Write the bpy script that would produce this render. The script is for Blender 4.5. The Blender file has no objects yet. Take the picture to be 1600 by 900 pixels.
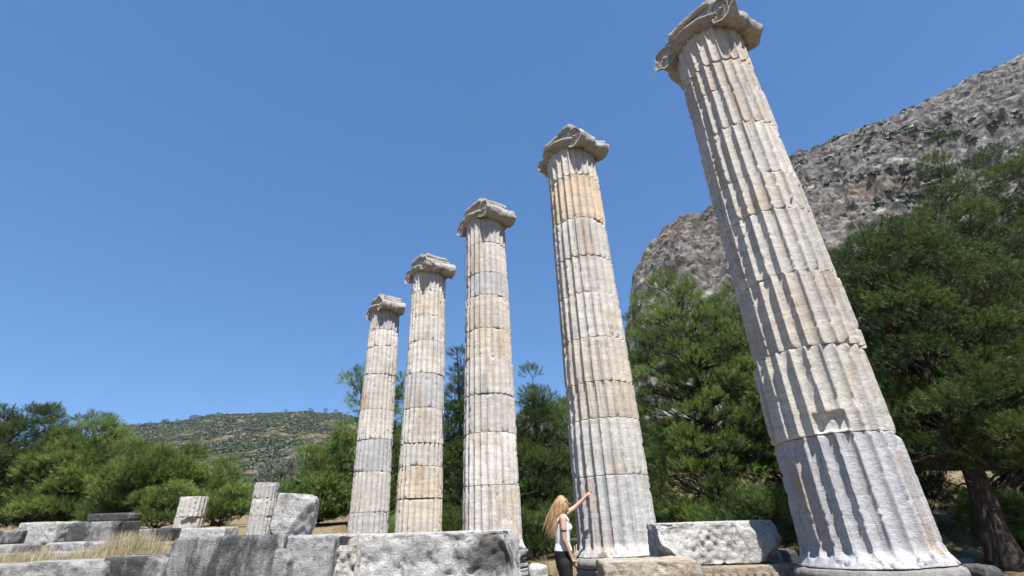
import bpy, math, random
import numpy as np
from mathutils import Vector, Matrix

R = math.radians
scene = bpy.context.scene
col = scene.collection

# ------------------------------------------------------------------ camera
FPX, PITCH, ROLL, CAMH = 755.1, 0.452375, 0.0334993, 1.31
cam_d = bpy.data.cameras.new('camera')
cam = bpy.data.objects.new('camera', cam_d)
col.objects.link(cam)
cam_d.sensor_width = 36.0
cam_d.lens = FPX / 1600.0 * 36.0
cam_d.clip_start = 0.05
cam_d.clip_end = 20000
_u0 = Vector((0, -math.sin(PITCH), math.cos(PITCH)))
_f0 = Vector((0, math.cos(PITCH), math.sin(PITCH)))
_r0 = Vector((1, 0, 0))
_cr, _sr = math.cos(ROLL), math.sin(ROLL)
_X = _r0 * _cr - _u0 * _sr
_Y = _r0 * _sr + _u0 * _cr
_Z = -_f0
cam.matrix_world = Matrix(((_X.x, _Y.x, _Z.x, 0), (_X.y, _Y.y, _Z.y, 0), (_X.z, _Y.z, _Z.z, CAMH), (0, 0, 0, 1)))
scene.camera = cam

# ------------------------------------------------------------------ sky, sun, exposure
SUN_EL, SUN_AZ = R(62), R(-75)          # azimuth counted from +x towards +y
world = bpy.data.worlds.new('World')
scene.world = world
world.use_nodes = True
wn = world.node_tree
wn.nodes.clear()
wo = wn.nodes.new('ShaderNodeOutputWorld')
wb = wn.nodes.new('ShaderNodeBackground')
sky = wn.nodes.new('ShaderNodeTexSky')
sky.sky_type = 'NISHITA'
sky.sun_disc = False
sky.sun_elevation = SUN_EL
sky.sun_rotation = math.pi / 2 - SUN_AZ
sky.altitude = 1800
sky.air_density = 1.0
sky.dust_density = 0.1
sky.ozone_density = 2.5
wb.inputs['Strength'].default_value = 0.072
sgain = wn.nodes.new('ShaderNodeMix'); sgain.data_type = 'RGBA'; sgain.blend_type = 'MULTIPLY'
sgain.inputs[0].default_value = 1.0; sgain.inputs[7].default_value = (0.62, 1.27, 2.18, 1)
sgam = wn.nodes.new('ShaderNodeGamma'); sgam.inputs[1].default_value = 0.5
wn.links.new(sky.outputs[0], sgam.inputs[0]); wn.links.new(sgam.outputs[0], sgain.inputs[6]); wn.links.new(sgain.outputs[2], wb.inputs[0])
wn.links.new(wb.outputs[0], wo.inputs[0])
sun_d = bpy.data.lights.new('sun', 'SUN')
sun_d.energy = 5.0
sun_d.angle = R(0.53)
sun_d.color = (1.0, 0.96, 0.90)
sun = bpy.data.objects.new('sun', sun_d)
col.objects.link(sun)
_sd = Vector((math.cos(SUN_AZ) * math.cos(SUN_EL), math.sin(SUN_AZ) * math.cos(SUN_EL), math.sin(SUN_EL)))
sun.rotation_euler = _sd.to_track_quat('Z', 'Y').to_euler()
scene.view_settings.view_transform = 'Standard'
scene.view_settings.look = 'None'
scene.view_settings.exposure = 1.16
scene.view_settings.gamma = 1
scene.view_settings.use_curve_mapping = False
scene.render.engine = 'CYCLES'

# ------------------------------------------------------------------ numpy noise
_rs = np.random.RandomState(7)
_perm = np.tile(_rs.permutation(256), 3).astype(np.int64)
_g = _rs.normal(size=(256, 3))
_g /= np.linalg.norm(_g, axis=1)[:, None]

def nz(P, f=1.0, seed=0):
    P = np.asarray(P, float) * f + np.array([seed * 17.31, seed * 5.77, seed * 9.13])
    i = np.floor(P).astype(np.int64)
    t = P - i
    w = t * t * t * (t * (t * 6 - 15) + 10)
    i &= 255
    out = 0
    for dx in (0, 1):
        for dy in (0, 1):
            for dz in (0, 1):
                h = _perm[_perm[_perm[(i[..., 0] + dx) & 255] + ((i[..., 1] + dy) & 255)] + ((i[..., 2] + dz) & 255)]
                g = _g[h]
                d = (t[..., 0] - dx) * g[..., 0] + (t[..., 1] - dy) * g[..., 1] + (t[..., 2] - dz) * g[..., 2]
                ww = (w[..., 0] if dx else 1 - w[..., 0]) * (w[..., 1] if dy else 1 - w[..., 1]) * (w[..., 2] if dz else 1 - w[..., 2])
                out = out + d * ww
    return out * 1.6

def fbm(P, f=1.0, o=4, seed=0, ridged=False):
    a, s, tot = 1.0, 0, 0
    for k in range(o):
        n = nz(P, f * 2.03 ** k, seed + k * 3)
        if ridged: n = 1 - 2 * np.abs(n)
        s = s + a * n; tot += a; a *= 0.5
    return s / tot

def ss(a, b, x):
    t = np.clip((np.asarray(x, float) - a) / (b - a), 0, 1)
    return t * t * (3 - 2 * t)

# ------------------------------------------------------------------ object helpers
def link(o, parent=None, mat=None):
    col.objects.link(o)
    if parent is not None: o.parent = parent
    if mat is not None and o.type == 'MESH' and not o.data.materials: o.data.materials.append(mat)
    return o

def mesh_np(name, V, F, mat, parent=None, smooth=True, attr=None):
    """V (n,3) array, F (m,3|4) int array or list of such arrays"""
    V = np.ascontiguousarray(V, dtype=np.float32)
    Fs = F if isinstance(F, (list, tuple)) else [F]
    Fs = [np.asarray(f, dtype=np.int32) for f in Fs if len(f)]
    me = bpy.data.meshes.new(name)
    me.vertices.add(len(V)); me.vertices.foreach_set('co', V.ravel())
    nl = sum(f.size for f in Fs); npol = sum(len(f) for f in Fs)
    me.loops.add(nl); me.polygons.add(npol)
    me.loops.foreach_set('vertex_index', np.concatenate([f.ravel() for f in Fs]))
    starts, off = [], 0
    for f in Fs:
        k = f.shape[1]
        starts.append(off + np.arange(len(f)) * k); off += f.size
    me.polygons.foreach_set('loop_start', np.concatenate(starts).astype(np.int32))
    me.polygons.foreach_set('use_smooth', np.full(npol, smooth, dtype=bool))
    if attr is not None:
        a = me.color_attributes.new('tint', 'FLOAT_COLOR', 'POINT')
        c4 = np.ones((len(V), 4), np.float32); c4[:, :3] = attr
        a.data.foreach_set('color', c4.ravel())
    me.update(calc_edges=True); me.validate()
    o = bpy.data.objects.new(name, me)
    return link(o, parent, mat)

def empty(name, loc, rz=0.0):
    o = bpy.data.objects.new(name, None)
    o.empty_display_size = 0.2
    o.location = loc; o.rotation_euler = (0, 0, rz)
    return link(o)

def tag(o, label=None, cat=None, group=None, kind=None):
    if label: o['label'] = label
    if cat: o['category'] = cat
    if group: o['group'] = group
    if kind: o['kind'] = kind
    return o

class Buf:
    def __init__(s): s.V = []; s.F = []; s.n = 0
    def add(s, V, F):
        V = np.asarray(V, float).reshape(-1, 3); s.V.append(V)
        for f in (F if isinstance(F, list) else [F]): s.F.append(np.asarray(f) + s.n)
        s.n += len(V)
    def build(s, name, mat, parent=None, smooth=True):
        q = [f for f in s.F if f.shape[1] == 4]; t = [f for f in s.F if f.shape[1] == 3]
        L = ([np.concatenate(q)] if q else []) + ([np.concatenate(t)] if t else [])
        return mesh_np(name, np.concatenate(s.V), L, mat, parent, smooth)

def grid_faces(nu, nv, wrap_u=False, off=0):
    u = np.arange(nu if wrap_u else nu - 1); v = np.arange(nv - 1)
    U, Vv = np.meshgrid(u, v)
    a = Vv * nu + U; b = Vv * nu + (U + 1) % nu
    return np.stack([a, b, b + nu, a + nu], -1).reshape(-1, 4) + off

def tube(pts, rad, n=8, cap=True):
    pts = np.asarray(pts, float); rad = np.asarray(rad, float) * np.ones(len(pts))
    T = np.gradient(pts, axis=0); T /= np.linalg.norm(T, axis=1)[:, None] + 1e-9
    ref = np.array([0.31, 0.17, 0.93])
    A = np.cross(T, ref); A /= np.linalg.norm(A, axis=1)[:, None] + 1e-9
    B = np.cross(T, A)
    a = np.arange(n) * 2 * np.pi / n
    V = pts[:, None] + rad[:, None, None] * (A[:, None] * np.cos(a)[None, :, None] + B[:, None] * np.sin(a)[None, :, None])
    V = V.reshape(-1, 3); F = [grid_faces(n, len(pts), True)]
    if cap:
        k = len(V); V = np.vstack([V, pts[0], pts[-1]])
        i = np.arange(n); j = (i + 1) % n
        F.append(np.stack([j, i, np.full(n, k)], -1))
        m = (len(pts) - 1) * n
        F.append(np.stack([i + m, j + m, np.full(n, k + 1)], -1))
    return V, F

def lathe(prof, n=96, fn=None):
    """prof: list (r,z); fn(V)->V displaces"""
    prof = np.asarray(prof, float)
    a = np.arange(n) * 2 * np.pi / n
    V = np.stack([prof[:, None, 0] * np.cos(a), prof[:, None, 0] * np.sin(a), np.repeat(prof[:, 1:2], n, 1)], -1).reshape(-1, 3)
    if fn is not None: V = fn(V)
    return V, grid_faces(n, len(prof), True)

def densify(prof, step):
    out = []
    for (a, b) in zip(prof[:-1], prof[1:]):
        k = max(1, int(math.hypot(b[0] - a[0], b[1] - a[1]) / step))
        for i in range(k): out.append((a[0] + (b[0] - a[0]) * i / k, a[1] + (b[1] - a[1]) * i / k))
    out.append(prof[-1]); return out

# ------------------------------------------------------------------ materials
class NT:
    def __init__(s, name):
        s.m = bpy.data.materials.new(name); s.m.use_nodes = True
        s.t = s.m.node_tree; s.t.nodes.clear()
        s.out = s.N('ShaderNodeOutputMaterial'); s.b = s.N('ShaderNodeBsdfPrincipled')
        s.L(s.b.outputs[0], s.out.inputs[0])
    def N(s, k, **kw):
        n = s.t.nodes.new(k)
        for a, v in kw.items(): setattr(n, a, v)
        return n
    def L(s, a, b): s.t.links.new(a, b)
    def coord(s, scale=(1, 1, 1), rnd=True, which='Object'):
        tc = s.N('ShaderNodeTexCoord'); mp = s.N('ShaderNodeMapping')
        mp.inputs['Scale'].default_value = scale
        s.L(tc.outputs[which], mp.inputs[0])
        if rnd:
            oi = s.N('ShaderNodeObjectInfo'); mu = s.N('ShaderNodeMath', operation='MULTIPLY'); mu.inputs[1].default_value = 37.0
            s.L(oi.outputs['Random'], mu.inputs[0])
            cb = s.N('ShaderNodeCombineXYZ')
            for i in range(3): s.L(mu.outputs[0], cb.inputs[i])
            s.L(cb.outputs[0], mp.inputs['Location'])
        return mp.outputs[0]
    def noise(s, vec, scale, detail=5, rough=0.6, dist=0.0):
        n = s.N('ShaderNodeTexNoise'); n.inputs['Scale'].default_value = scale
        n.inputs['Detail'].default_value = detail; n.inputs['Roughness'].default_value = rough
        n.inputs['Distortion'].default_value = dist
        s.L(vec, n.inputs['Vector']); return n.outputs[0]
    def ramp(s, fac, stops):
        r = s.N('ShaderNodeValToRGB'); e = r.color_ramp.elements
        while len(e) < len(stops): e.new(0.5)
        for i, (p, c) in enumerate(stops):
            e[i].position = p
            e[i].color = (c, c, c, 1) if isinstance(c, (int, float)) else (*c, 1)
        s.L(fac, r.inputs[0]); return r.outputs[0]
    def mix(s, fac, a, b, mode='MIX'):
        m = s.N('ShaderNodeMix', data_type='RGBA', blend_type=mode)
        for k, x in ((0, fac), (6, a), (7, b)):
            if isinstance(x, (int, float)): m.inputs[k].default_value = x
            elif isinstance(x, tuple): m.inputs[k].default_value = (*x, 1)
            else: s.L(x, m.inputs[k])
        return m.outputs[2]
    def bump(s, hs, dist=0.01, strength=1.0):
        prev = None
        for (h, d) in hs:
            b = s.N('ShaderNodeBump'); b.inputs['Distance'].default_value = d; b.inputs['Strength'].default_value = strength
            s.L(h, b.inputs['Height'])
            if prev is not None: s.L(prev, b.inputs['Normal'])
            prev = b.outputs[0]
        s.L(prev, s.b.inputs['Normal'])
    def fin(s, colr, rough=0.85, spec=0.25):
        if isinstance(colr, tuple): s.b.inputs['Base Color'].default_value = (*colr, 1)
        else: s.L(colr, s.b.inputs['Base Color'])
        s.b.inputs['Roughness'].default_value = rough
        s.b.inputs['Specular IOR Level'].default_value = spec
        return s.m

def marble(name, base=(0.52, 0.50, 0.47), warm=0.35, patina=0.2, patcol=(0.10, 0.10, 0.098), vein=0.5, bump=1.0, wstretch=(1, 1, 0.28), pscale=1.3, wcol=(0.50, 0.34, 0.19), pst=(1, 1, 1), pits=0.0, bs=1.0, streak=0.0, crack=0.0):
    t = NT(name)
    c0 = t.coord(); cz = t.coord((0.55, 0.55, 4.5)); cs = t.coord((1.6 * wstretch[0], 1.6 * wstretch[1], 1.6 * wstretch[2]))
    oi = t.N('ShaderNodeObjectInfo')
    colr = t.mix(1.0, base, oi.outputs['Color'], 'MULTIPLY')
    v = t.noise(cz, 2.2, 6, 0.62, 1.2)
    colr = t.mix(t.ramp(v, [(0.36, vein), (0.62, 0.0)]), colr, (0.22, 0.225, 0.24))
    big = t.noise(c0, 0.9, 4, 0.6)
    colr = t.mix(t.ramp(big, [(0.40, 0.30), (0.62, 0.0)]), colr, (0.25, 0.245, 0.24))
    w = t.noise(cs, 1.7, 5, 0.6, 0.6)
    colr = t.mix(t.ramp(w, [(0.52, 0.0), (0.68, warm)]), colr, wcol)
    p = t.noise(t.coord(pst), pscale, 9, 0.72, 0.4)
    colr = t.mix(t.ramp(p, [(0.62 - 0.25 * patina, 0.0), (0.72 - 0.22 * patina, min(1, 0.35 + patina))]), colr, patcol)
    sp = t.noise(c0, 34, 4, 0.7)
    colr = t.mix(t.ramp(sp, [(0.30, 0.45), (0.48, 0.0)]), colr, (0.14, 0.135, 0.13))
    pn = t.noise(c0, 15 * bs, 7, 0.75, 0.5)
    if pits: colr = t.mix(t.ramp(pn, [(0.36, pits), (0.47, 0.0)]), colr, (0.085, 0.083, 0.078))
    if streak:
        sk = t.noise(t.coord((11, 11, .55)), 1.5, 6, .65, .2)
        colr = t.mix(t.ramp(sk, [(0.33, streak), (0.45, 0.0)]), colr, (0.12, 0.118, 0.115))
        lz = t.noise(t.coord((3, 3, 1.2)), 2.3, 7, .7, .4)
        colr = t.mix(t.ramp(lz, [(0.60, 0.0), (0.70, streak * .8)]), colr, (0.20, 0.195, 0.19))
    if crack:
        vr_ = t.N('ShaderNodeTexVoronoi', feature='DISTANCE_TO_EDGE'); vr_.inputs['Scale'].default_value = 1.7
        va = t.N('ShaderNodeVectorMath', operation='MULTIPLY_ADD'); va.inputs[1].default_value = (.9, .9, .9)
        t.L(pn, va.inputs[0]); t.L(c0, va.inputs[2]); t.L(va.outputs[0], vr_.inputs['Vector'])
        colr = t.mix(t.ramp(vr_.outputs[0], [(0.0, crack), (0.014, 0.0)]), colr, (0.06, 0.058, 0.054))
    fl = t.noise(c0, 90, 3, 0.6)
    colr = t.mix(1.0, colr, t.ramp(fl, [(0.3, 0.86), (0.7, 1.10)]), 'MULTIPLY')
    t.bump([(pn, 0.022 * bump * (1 if pits else .35)), (t.noise(c0, 7, 6, 0.7), 0.02 * bump), (t.noise(cz, 22, 5, 0.7), 0.006 * bump), (t.noise(c0, 75, 4, 0.7), 0.004 * bump)])
    return t.fin(colr, 0.88, 0.2)

M_col = marble('column_marble', base=(0.565, 0.545, 0.515), warm=0.62, patina=0.03, vein=0.45, streak=0.5, wcol=(0.34, 0.225, 0.125))
M_cap = marble('capital_marble', base=(0.43, 0.405, 0.36), warm=0.45, patina=0.30, patcol=(0.087, 0.081, 0.072), vein=0.2, bump=1.8, wstretch=(1, 1, 1), wcol=(0.286, 0.184, 0.102), pits=.5, pscale=2.2)
M_base = marble('base_marble', base=(0.370, 0.356, 0.337), warm=0.35, patina=0.38, patcol=(0.090, 0.081, 0.073), vein=0.3, bump=2.0, wcol=(0.238, 0.145, 0.099), wstretch=(1, 1, 2), pits=.5)
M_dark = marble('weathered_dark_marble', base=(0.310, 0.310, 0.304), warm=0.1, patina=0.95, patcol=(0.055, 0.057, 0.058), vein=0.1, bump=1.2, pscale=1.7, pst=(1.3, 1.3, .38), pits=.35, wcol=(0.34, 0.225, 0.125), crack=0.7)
M_pale = marble('pale_marble', base=(0.60, 0.595, 0.58), warm=0.15, patina=0.26, patcol=(0.129, 0.129, 0.126), vein=0.35, bump=2.2, pscale=3.2, pits=.75, wcol=(0.34, 0.225, 0.125), crack=0.7)
M_mid = marble('grey_marble', base=(0.45, 0.45, 0.44), warm=0.16, patina=0.45, patcol=(0.092, 0.094, 0.094), vein=0.3, bump=2.2, pscale=2.2, pits=.6, wcol=(0.34, 0.225, 0.125), crack=0.7)
M_warm = marble('warm_limestone', base=(0.52, 0.46, 0.37), warm=0.5, patina=0.2, patcol=(0.112, 0.095, 0.073), vein=0.1, bump=2.4, pscale=2.4, wstretch=(1, 1, 1), pits=.5, wcol=(0.34, 0.225, 0.125), crack=0.7)

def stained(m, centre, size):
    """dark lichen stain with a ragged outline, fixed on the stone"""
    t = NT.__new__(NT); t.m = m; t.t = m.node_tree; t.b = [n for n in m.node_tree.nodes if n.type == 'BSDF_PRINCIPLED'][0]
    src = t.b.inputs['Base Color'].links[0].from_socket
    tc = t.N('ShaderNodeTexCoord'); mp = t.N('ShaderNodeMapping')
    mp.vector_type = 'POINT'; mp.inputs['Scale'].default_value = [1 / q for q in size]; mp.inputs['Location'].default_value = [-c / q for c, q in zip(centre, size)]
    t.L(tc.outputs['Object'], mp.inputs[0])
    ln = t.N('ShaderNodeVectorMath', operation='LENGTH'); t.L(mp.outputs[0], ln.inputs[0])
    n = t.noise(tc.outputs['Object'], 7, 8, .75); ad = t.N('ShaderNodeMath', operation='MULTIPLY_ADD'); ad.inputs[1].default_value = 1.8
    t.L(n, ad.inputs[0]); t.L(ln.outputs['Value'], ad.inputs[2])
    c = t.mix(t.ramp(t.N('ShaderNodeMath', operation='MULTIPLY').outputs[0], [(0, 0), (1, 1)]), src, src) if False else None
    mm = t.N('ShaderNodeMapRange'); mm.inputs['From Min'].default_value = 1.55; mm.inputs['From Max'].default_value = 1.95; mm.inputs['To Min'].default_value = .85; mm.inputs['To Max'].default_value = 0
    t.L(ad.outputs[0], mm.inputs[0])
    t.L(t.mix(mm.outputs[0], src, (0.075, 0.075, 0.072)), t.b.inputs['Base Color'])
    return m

def foliage_mat(name, ca, cb, trans=0.25):
    t = NT(name)
    a = t.N('ShaderNodeAttribute', attribute_name='tint')
    r = t.N('ShaderNodeSeparateColor'); t.L(a.outputs['Color'], r.inputs[0])
    c = t.mix(r.outputs[0], ca, cb)
    c = t.mix(r.outputs[1], c, (0.16, 0.10, 0.045))
    t.fin(c, 0.55, 0.35)
    tr = t.N('ShaderNodeBsdfTranslucent'); t.L(c, tr.inputs[0])
    ms = t.N('ShaderNodeMixShader'); ms.inputs[0].default_value = trans
    t.L(t.b.outputs[0], ms.inputs[1]); t.L(tr.outputs[0], ms.inputs[2]); t.L(ms.outputs[0], t.out.inputs[0])
    return t.m
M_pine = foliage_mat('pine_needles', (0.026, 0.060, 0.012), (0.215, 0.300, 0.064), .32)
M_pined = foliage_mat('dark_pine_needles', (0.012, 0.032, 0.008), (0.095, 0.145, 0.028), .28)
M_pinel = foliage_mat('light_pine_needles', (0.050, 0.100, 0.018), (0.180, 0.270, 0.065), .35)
M_olive = foliage_mat('olive_leaves', (0.094, 0.108, 0.076), (0.240, 0.256, 0.200), 0.15)

def bark_mat():
    t = NT('pine_bark'); c = t.coord((6, 6, 1.6)); n = t.noise(c, 3, 6, 0.7)
    cc = t.ramp(n, [(0.3, (0.02, 0.016, 0.013)), (0.7, (0.08, 0.064, 0.052))])
    t.bump([(n, 0.03)]); return t.fin(cc, 0.95, 0.1)
M_bark = bark_mat()

def ground_mat():
    t = NT('dry_earth'); c = t.coord(rnd=False)
    n = t.noise(c, 0.35, 6, 0.65); n2 = t.noise(c, 4, 6, 0.7); n3 = t.noise(c, 30, 4, 0.7)
    cc = t.ramp(n, [(0.35, (0.165, 0.121, 0.066)), (0.55, (0.231, 0.182, 0.105)), (0.7, (0.165, 0.110, 0.072))])
    cc = t.mix(t.ramp(n2, [(0.42, 0.55), (0.55, 0.0)]), cc, (0.094, 0.077, 0.041))
    cc = t.mix(1.0, cc, t.ramp(n3, [(0.3, 0.7), (0.7, 1.2)]), 'MULTIPLY')
    t.bump([(n2, 0.06), (n3, 0.02)]); return t.fin(cc, 0.95, 0.1)
M_ground = ground_mat()

def cliff_mat():
    t = NT('limestone_cliff'); c = t.coord(rnd=False)
    n = t.noise(c, 0.035, 8, 0.72, 0.5); n2 = t.noise(c, 0.22, 8, 0.75, 0.6); n3 = t.noise(c, 0.012, 5, 0.6, 0.3)
    vo = t.N('ShaderNodeTexVoronoi', feature='DISTANCE_TO_EDGE'); vo.inputs['Scale'].default_value = 0.09
    wv = t.mix(0.5, c, n2); 
    mp = t.N('ShaderNodeVectorMath', operation='MULTIPLY_ADD'); mp.inputs[1].default_value = (14, 14, 14)
    t.L(n2, mp.inputs[0]); t.L(c, mp.inputs[2]); t.L(mp.outputs[0], vo.inputs['Vector'])
    cc = t.ramp(n, [(0.32, (0.251, 0.231, 0.209)), (0.50, (0.385, 0.356, 0.326)), (0.68, (0.484, 0.455, 0.418))])
    cc = t.mix(t.ramp(n2, [(0.36, 0.75), (0.50, 0.0)]), cc, (0.159, 0.142, 0.129))
    cc = t.mix(t.ramp(n3, [(0.56, 0.0), (0.68, 0.75)]), cc, (0.375, 0.271, 0.194))
    cc = t.mix(t.ramp(vo.outputs[0], [(0.0, 0.45), (0.10, 0.0)]), cc, (0.075, 0.065, 0.053))
    nv = t.noise(c, 0.05, 9, 0.7)
    cst = t.coord((0.25, 0.25, 1.5), rnd=False); cst.node.inputs['Rotation'].default_value = (0.35, -0.45, 0.2)
    st1 = t.noise(cst, 0.09, 8, 0.7, 0.8)
    cc = t.mix(t.ramp(st1, [(0.40, 0.6), (0.48, 0.0)]), cc, (0.134, 0.122, 0.111))
    cc = t.mix(t.ramp(st1, [(0.56, 0.0), (0.66, 0.45)]), cc, (0.493, 0.490, 0.460))
    cc = t.mix(t.ramp(nv, [(0.62, 0.0), (0.66, 0.8)]), cc, (0.046, 0.057, 0.024))
    t.bump([(n, 14), (st1, 9), (n2, 5.0), (t.ramp(vo.outputs[0], [(0.0, 0.0), (0.2, 1.0)]), 3.0)])
    return t.fin(cc, 0.95, 0.1)
M_cliff = cliff_mat()

def hill_mat():
    t = NT('scrub_hillside'); c = t.coord(rnd=False)
    n = t.noise(c, 0.02, 8, 0.68, 0.4); n2 = t.noise(c, 0.10, 8, 0.72, 0.4); n3 = t.noise(c, 0.009, 5, 0.6, 0.3)
    cc = t.ramp(n, [(0.35, (0.161, 0.118, 0.077)), (0.6, (0.211, 0.158, 0.105)), (0.75, (0.223, 0.205, 0.174))])
    cc = t.mix(t.ramp(n2, [(0.50, 1.0), (0.60, 0.0)]), cc, (0.034, 0.042, 0.022))
    cc = t.mix(t.ramp(n3, [(0.58, 0.0), (0.64, 0.8)]), cc, (0.205, 0.192, 0.174))
    t.bump([(n, 8), (n2, 3)]); return t.fin(cc, 0.95, 0.1)
M_hill = hill_mat()

def plain(name, c, rough=0.6, spec=0.4, var=0.15, sc=40):
    t = NT(name); n = t.noise(t.coord(), sc, 4, 0.6)
    lo = tuple(x * (1 - var) for x in c); hi = tuple(min(1, x * (1 + var)) for x in c)
    cc = t.ramp(n, [(0.3, lo), (0.7, hi)]); return t.fin(cc, rough, spec)

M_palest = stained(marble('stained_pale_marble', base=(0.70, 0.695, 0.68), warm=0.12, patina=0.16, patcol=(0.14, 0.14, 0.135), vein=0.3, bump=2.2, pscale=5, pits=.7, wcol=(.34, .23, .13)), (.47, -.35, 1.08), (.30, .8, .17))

# ------------------------------------------------------------------ terrain
def ground_z(x, y):
    x = np.asarray(x, float); y = np.asarray(y, float)
    z = 0.05 * fbm(np.stack([x, y, x * 0], -1), 0.25, 3, 5)
    edge = -3.4 - 4.2 * ss(7.5, 13.5, y)
    terr = (0.92 + 0.012 * np.clip(y - 6, 0, 20)) * ss(0, 0.5, edge - x) * ss(5.7, 6.1, y) 
    z = z * (1 - 0.5 * ss(0, .5, terr)) + terr
    rr = np.hypot(x, y)
    rise = np.clip(y - 16, 0, None)
    z = z + ss(5, 14, x) * 0.15 * rise * ss(16, 20, y) * (1 - 0.5 * ss(40, 120, rr)) + (1 - ss(5, 14, x)) * 0.035 * rise * ss(18, 26, y)
    return np.minimum(z, 26 + 0 * z)
rad = np.concatenate([np.linspace(0.05, 30, 130), 30 * (3500 / 30) ** (np.linspace(0.01, 1, 70))])
ang = np.linspace(0, 2 * np.pi, 361)[:-1]
Rg, Ag = np.meshgrid(rad, ang, indexing='ij')
gx, gy = Rg * np.cos(Ag), Rg * np.sin(Ag)
tag(mesh_np('ground', np.stack([gx, gy, ground_z(gx, gy)], -1).reshape(-1, 3), grid_faces(360, len(rad), True), M_ground), kind='structure')

def hill(name, ridge, base_f, mat, nu, nv, amps, base_z, seed, back=0.5, power=1.0):
    """ridge: world points of the skyline; the slope falls from it towards the sites and again behind it"""
    ridge = np.array(ridge, float)
    d = np.concatenate([[0], np.cumsum(np.linalg.norm(np.diff(ridge[:, :2], axis=0), axis=1))])
    s = np.linspace(0, d[-1], nu)
    Rr = np.stack([np.interp(s, d, ridge[:, k]) for k in range(3)], -1)
    v = np.concatenate([np.linspace(-1, 0, nv // 4)[:-1], np.linspace(0, 1, nv)])
    Vv, Uu = np.meshgrid(v, np.arange(nu), indexing='ij')
    P = Rr[Uu]
    k = np.where(Vv >= 0, 1 - (1 - base_f) * Vv, 1 - back * Vv)
    X, Y = P[..., 0] * k, P[..., 1] * k
    fall = np.where(Vv >= 0, (1 - Vv) ** power, (1 + Vv) )
    Z = base_z + (P[..., 2] - base_z) * fall
    Q = np.stack([X, Y, Z], -1)
    env = ss(0, 0.12, Vv) * (1 - 0.7 * ss(0.7, 1, Vv)) + 0.30
    D = 0
    for (a, f, o, rg) in amps: D = D + a * fbm(Q, f, o, seed + int(a), rg)
    D = D - 0.28 * sum(a for (a, f, o, rg) in amps if rg)
    nrm = np.array([-0.1, -0.65, 0.75])
    Q = Q + (D * env)[..., None] * nrm
    n = len(v)
    o = mesh_np(name, Q.reshape(-1, 3), grid_faces(nu, n), mat, smooth=False)
    tag(o, kind='structure')
    return Q, Vv, Uu

# right-hand limestone mountain
mt_ridge = [(40, 300, 6), (62, 300, 60), (79, 300, 128), (84, 300, 152), (98, 303, 174), (123, 302, 194), (160, 310, 213), (247, 330, 278), (300, 332, 300), (380, 331, 334), (503, 330, 394), (640, 345, 440), (800, 330, 470)]
Qm, Vm, Um = hill('rocky_mountain', mt_ridge, 0.30, M_cliff, 520, 300, [(13, 0.012, 4, True), (7, 0.045, 4, True), (2.6, 0.16, 4, True)], 12, 11, power=1.05)
# scrub hill to the left, and a farther one
h_ridge = [(-1400, 760, 60), (-1000, 740, 95), (-700, 720, 120), (-600, 705, 126), (-556, 700, 138), (-465, 700, 147), (-375, 700, 153), (-300, 700, 156), (-255, 700, 151), (-200, 705, 136), (-130, 720, 120), (0, 740, 95), (200, 760, 60)]
Qh, Vh, Uh = hill('scrub_hill', h_ridge, 0.16, M_hill, 420, 220, [(14, 0.006, 3, False), (5, 0.02, 4, False), (1.5, 0.07, 3, False)], 6, 23, power=1.25)
f_ridge = [(-300, 1500, 120), (-100, 1480, 230), (40, 1450, 315), (120, 1450, 325), (230, 1440, 345), (420, 1440, 330), (800, 1500, 200)]
Qf, Vf, Uf = hill('far_hill', f_ridge, 0.5, M_hill, 160, 80, [(20, 0.004, 3, False), (6, 0.015, 4, False)], 5, 31)

# ------------------------------------------------------------------ scrub on the hills (uncountable)
def rand_dirs(rs, n):
    v = rs.normal(size=(n, 3)); return v / np.linalg.norm(v, axis=1)[:, None]
_t = (1 + 5 ** .5) / 2
ICO = np.array([(-1, _t, 0), (1, _t, 0), (-1, -_t, 0), (1, -_t, 0), (0, -1, _t), (0, 1, _t), (0, -1, -_t), (0, 1, -_t), (_t, 0, -1), (_t, 0, 1), (-_t, 0, -1), (-_t, 0, 1)]) / math.sqrt(1 + _t * _t)
ICF = np.array([(0, 11, 5), (0, 5, 1), (0, 1, 7), (0, 7, 10), (0, 10, 11), (1, 5, 9), (5, 11, 4), (11, 10, 2), (10, 7, 6), (7, 1, 8), (3, 9, 4), (3, 4, 2), (3, 2, 6), (3, 6, 8), (3, 8, 9), (4, 9, 5), (2, 4, 11), (6, 2, 10), (8, 6, 7), (9, 8, 1)])
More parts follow.
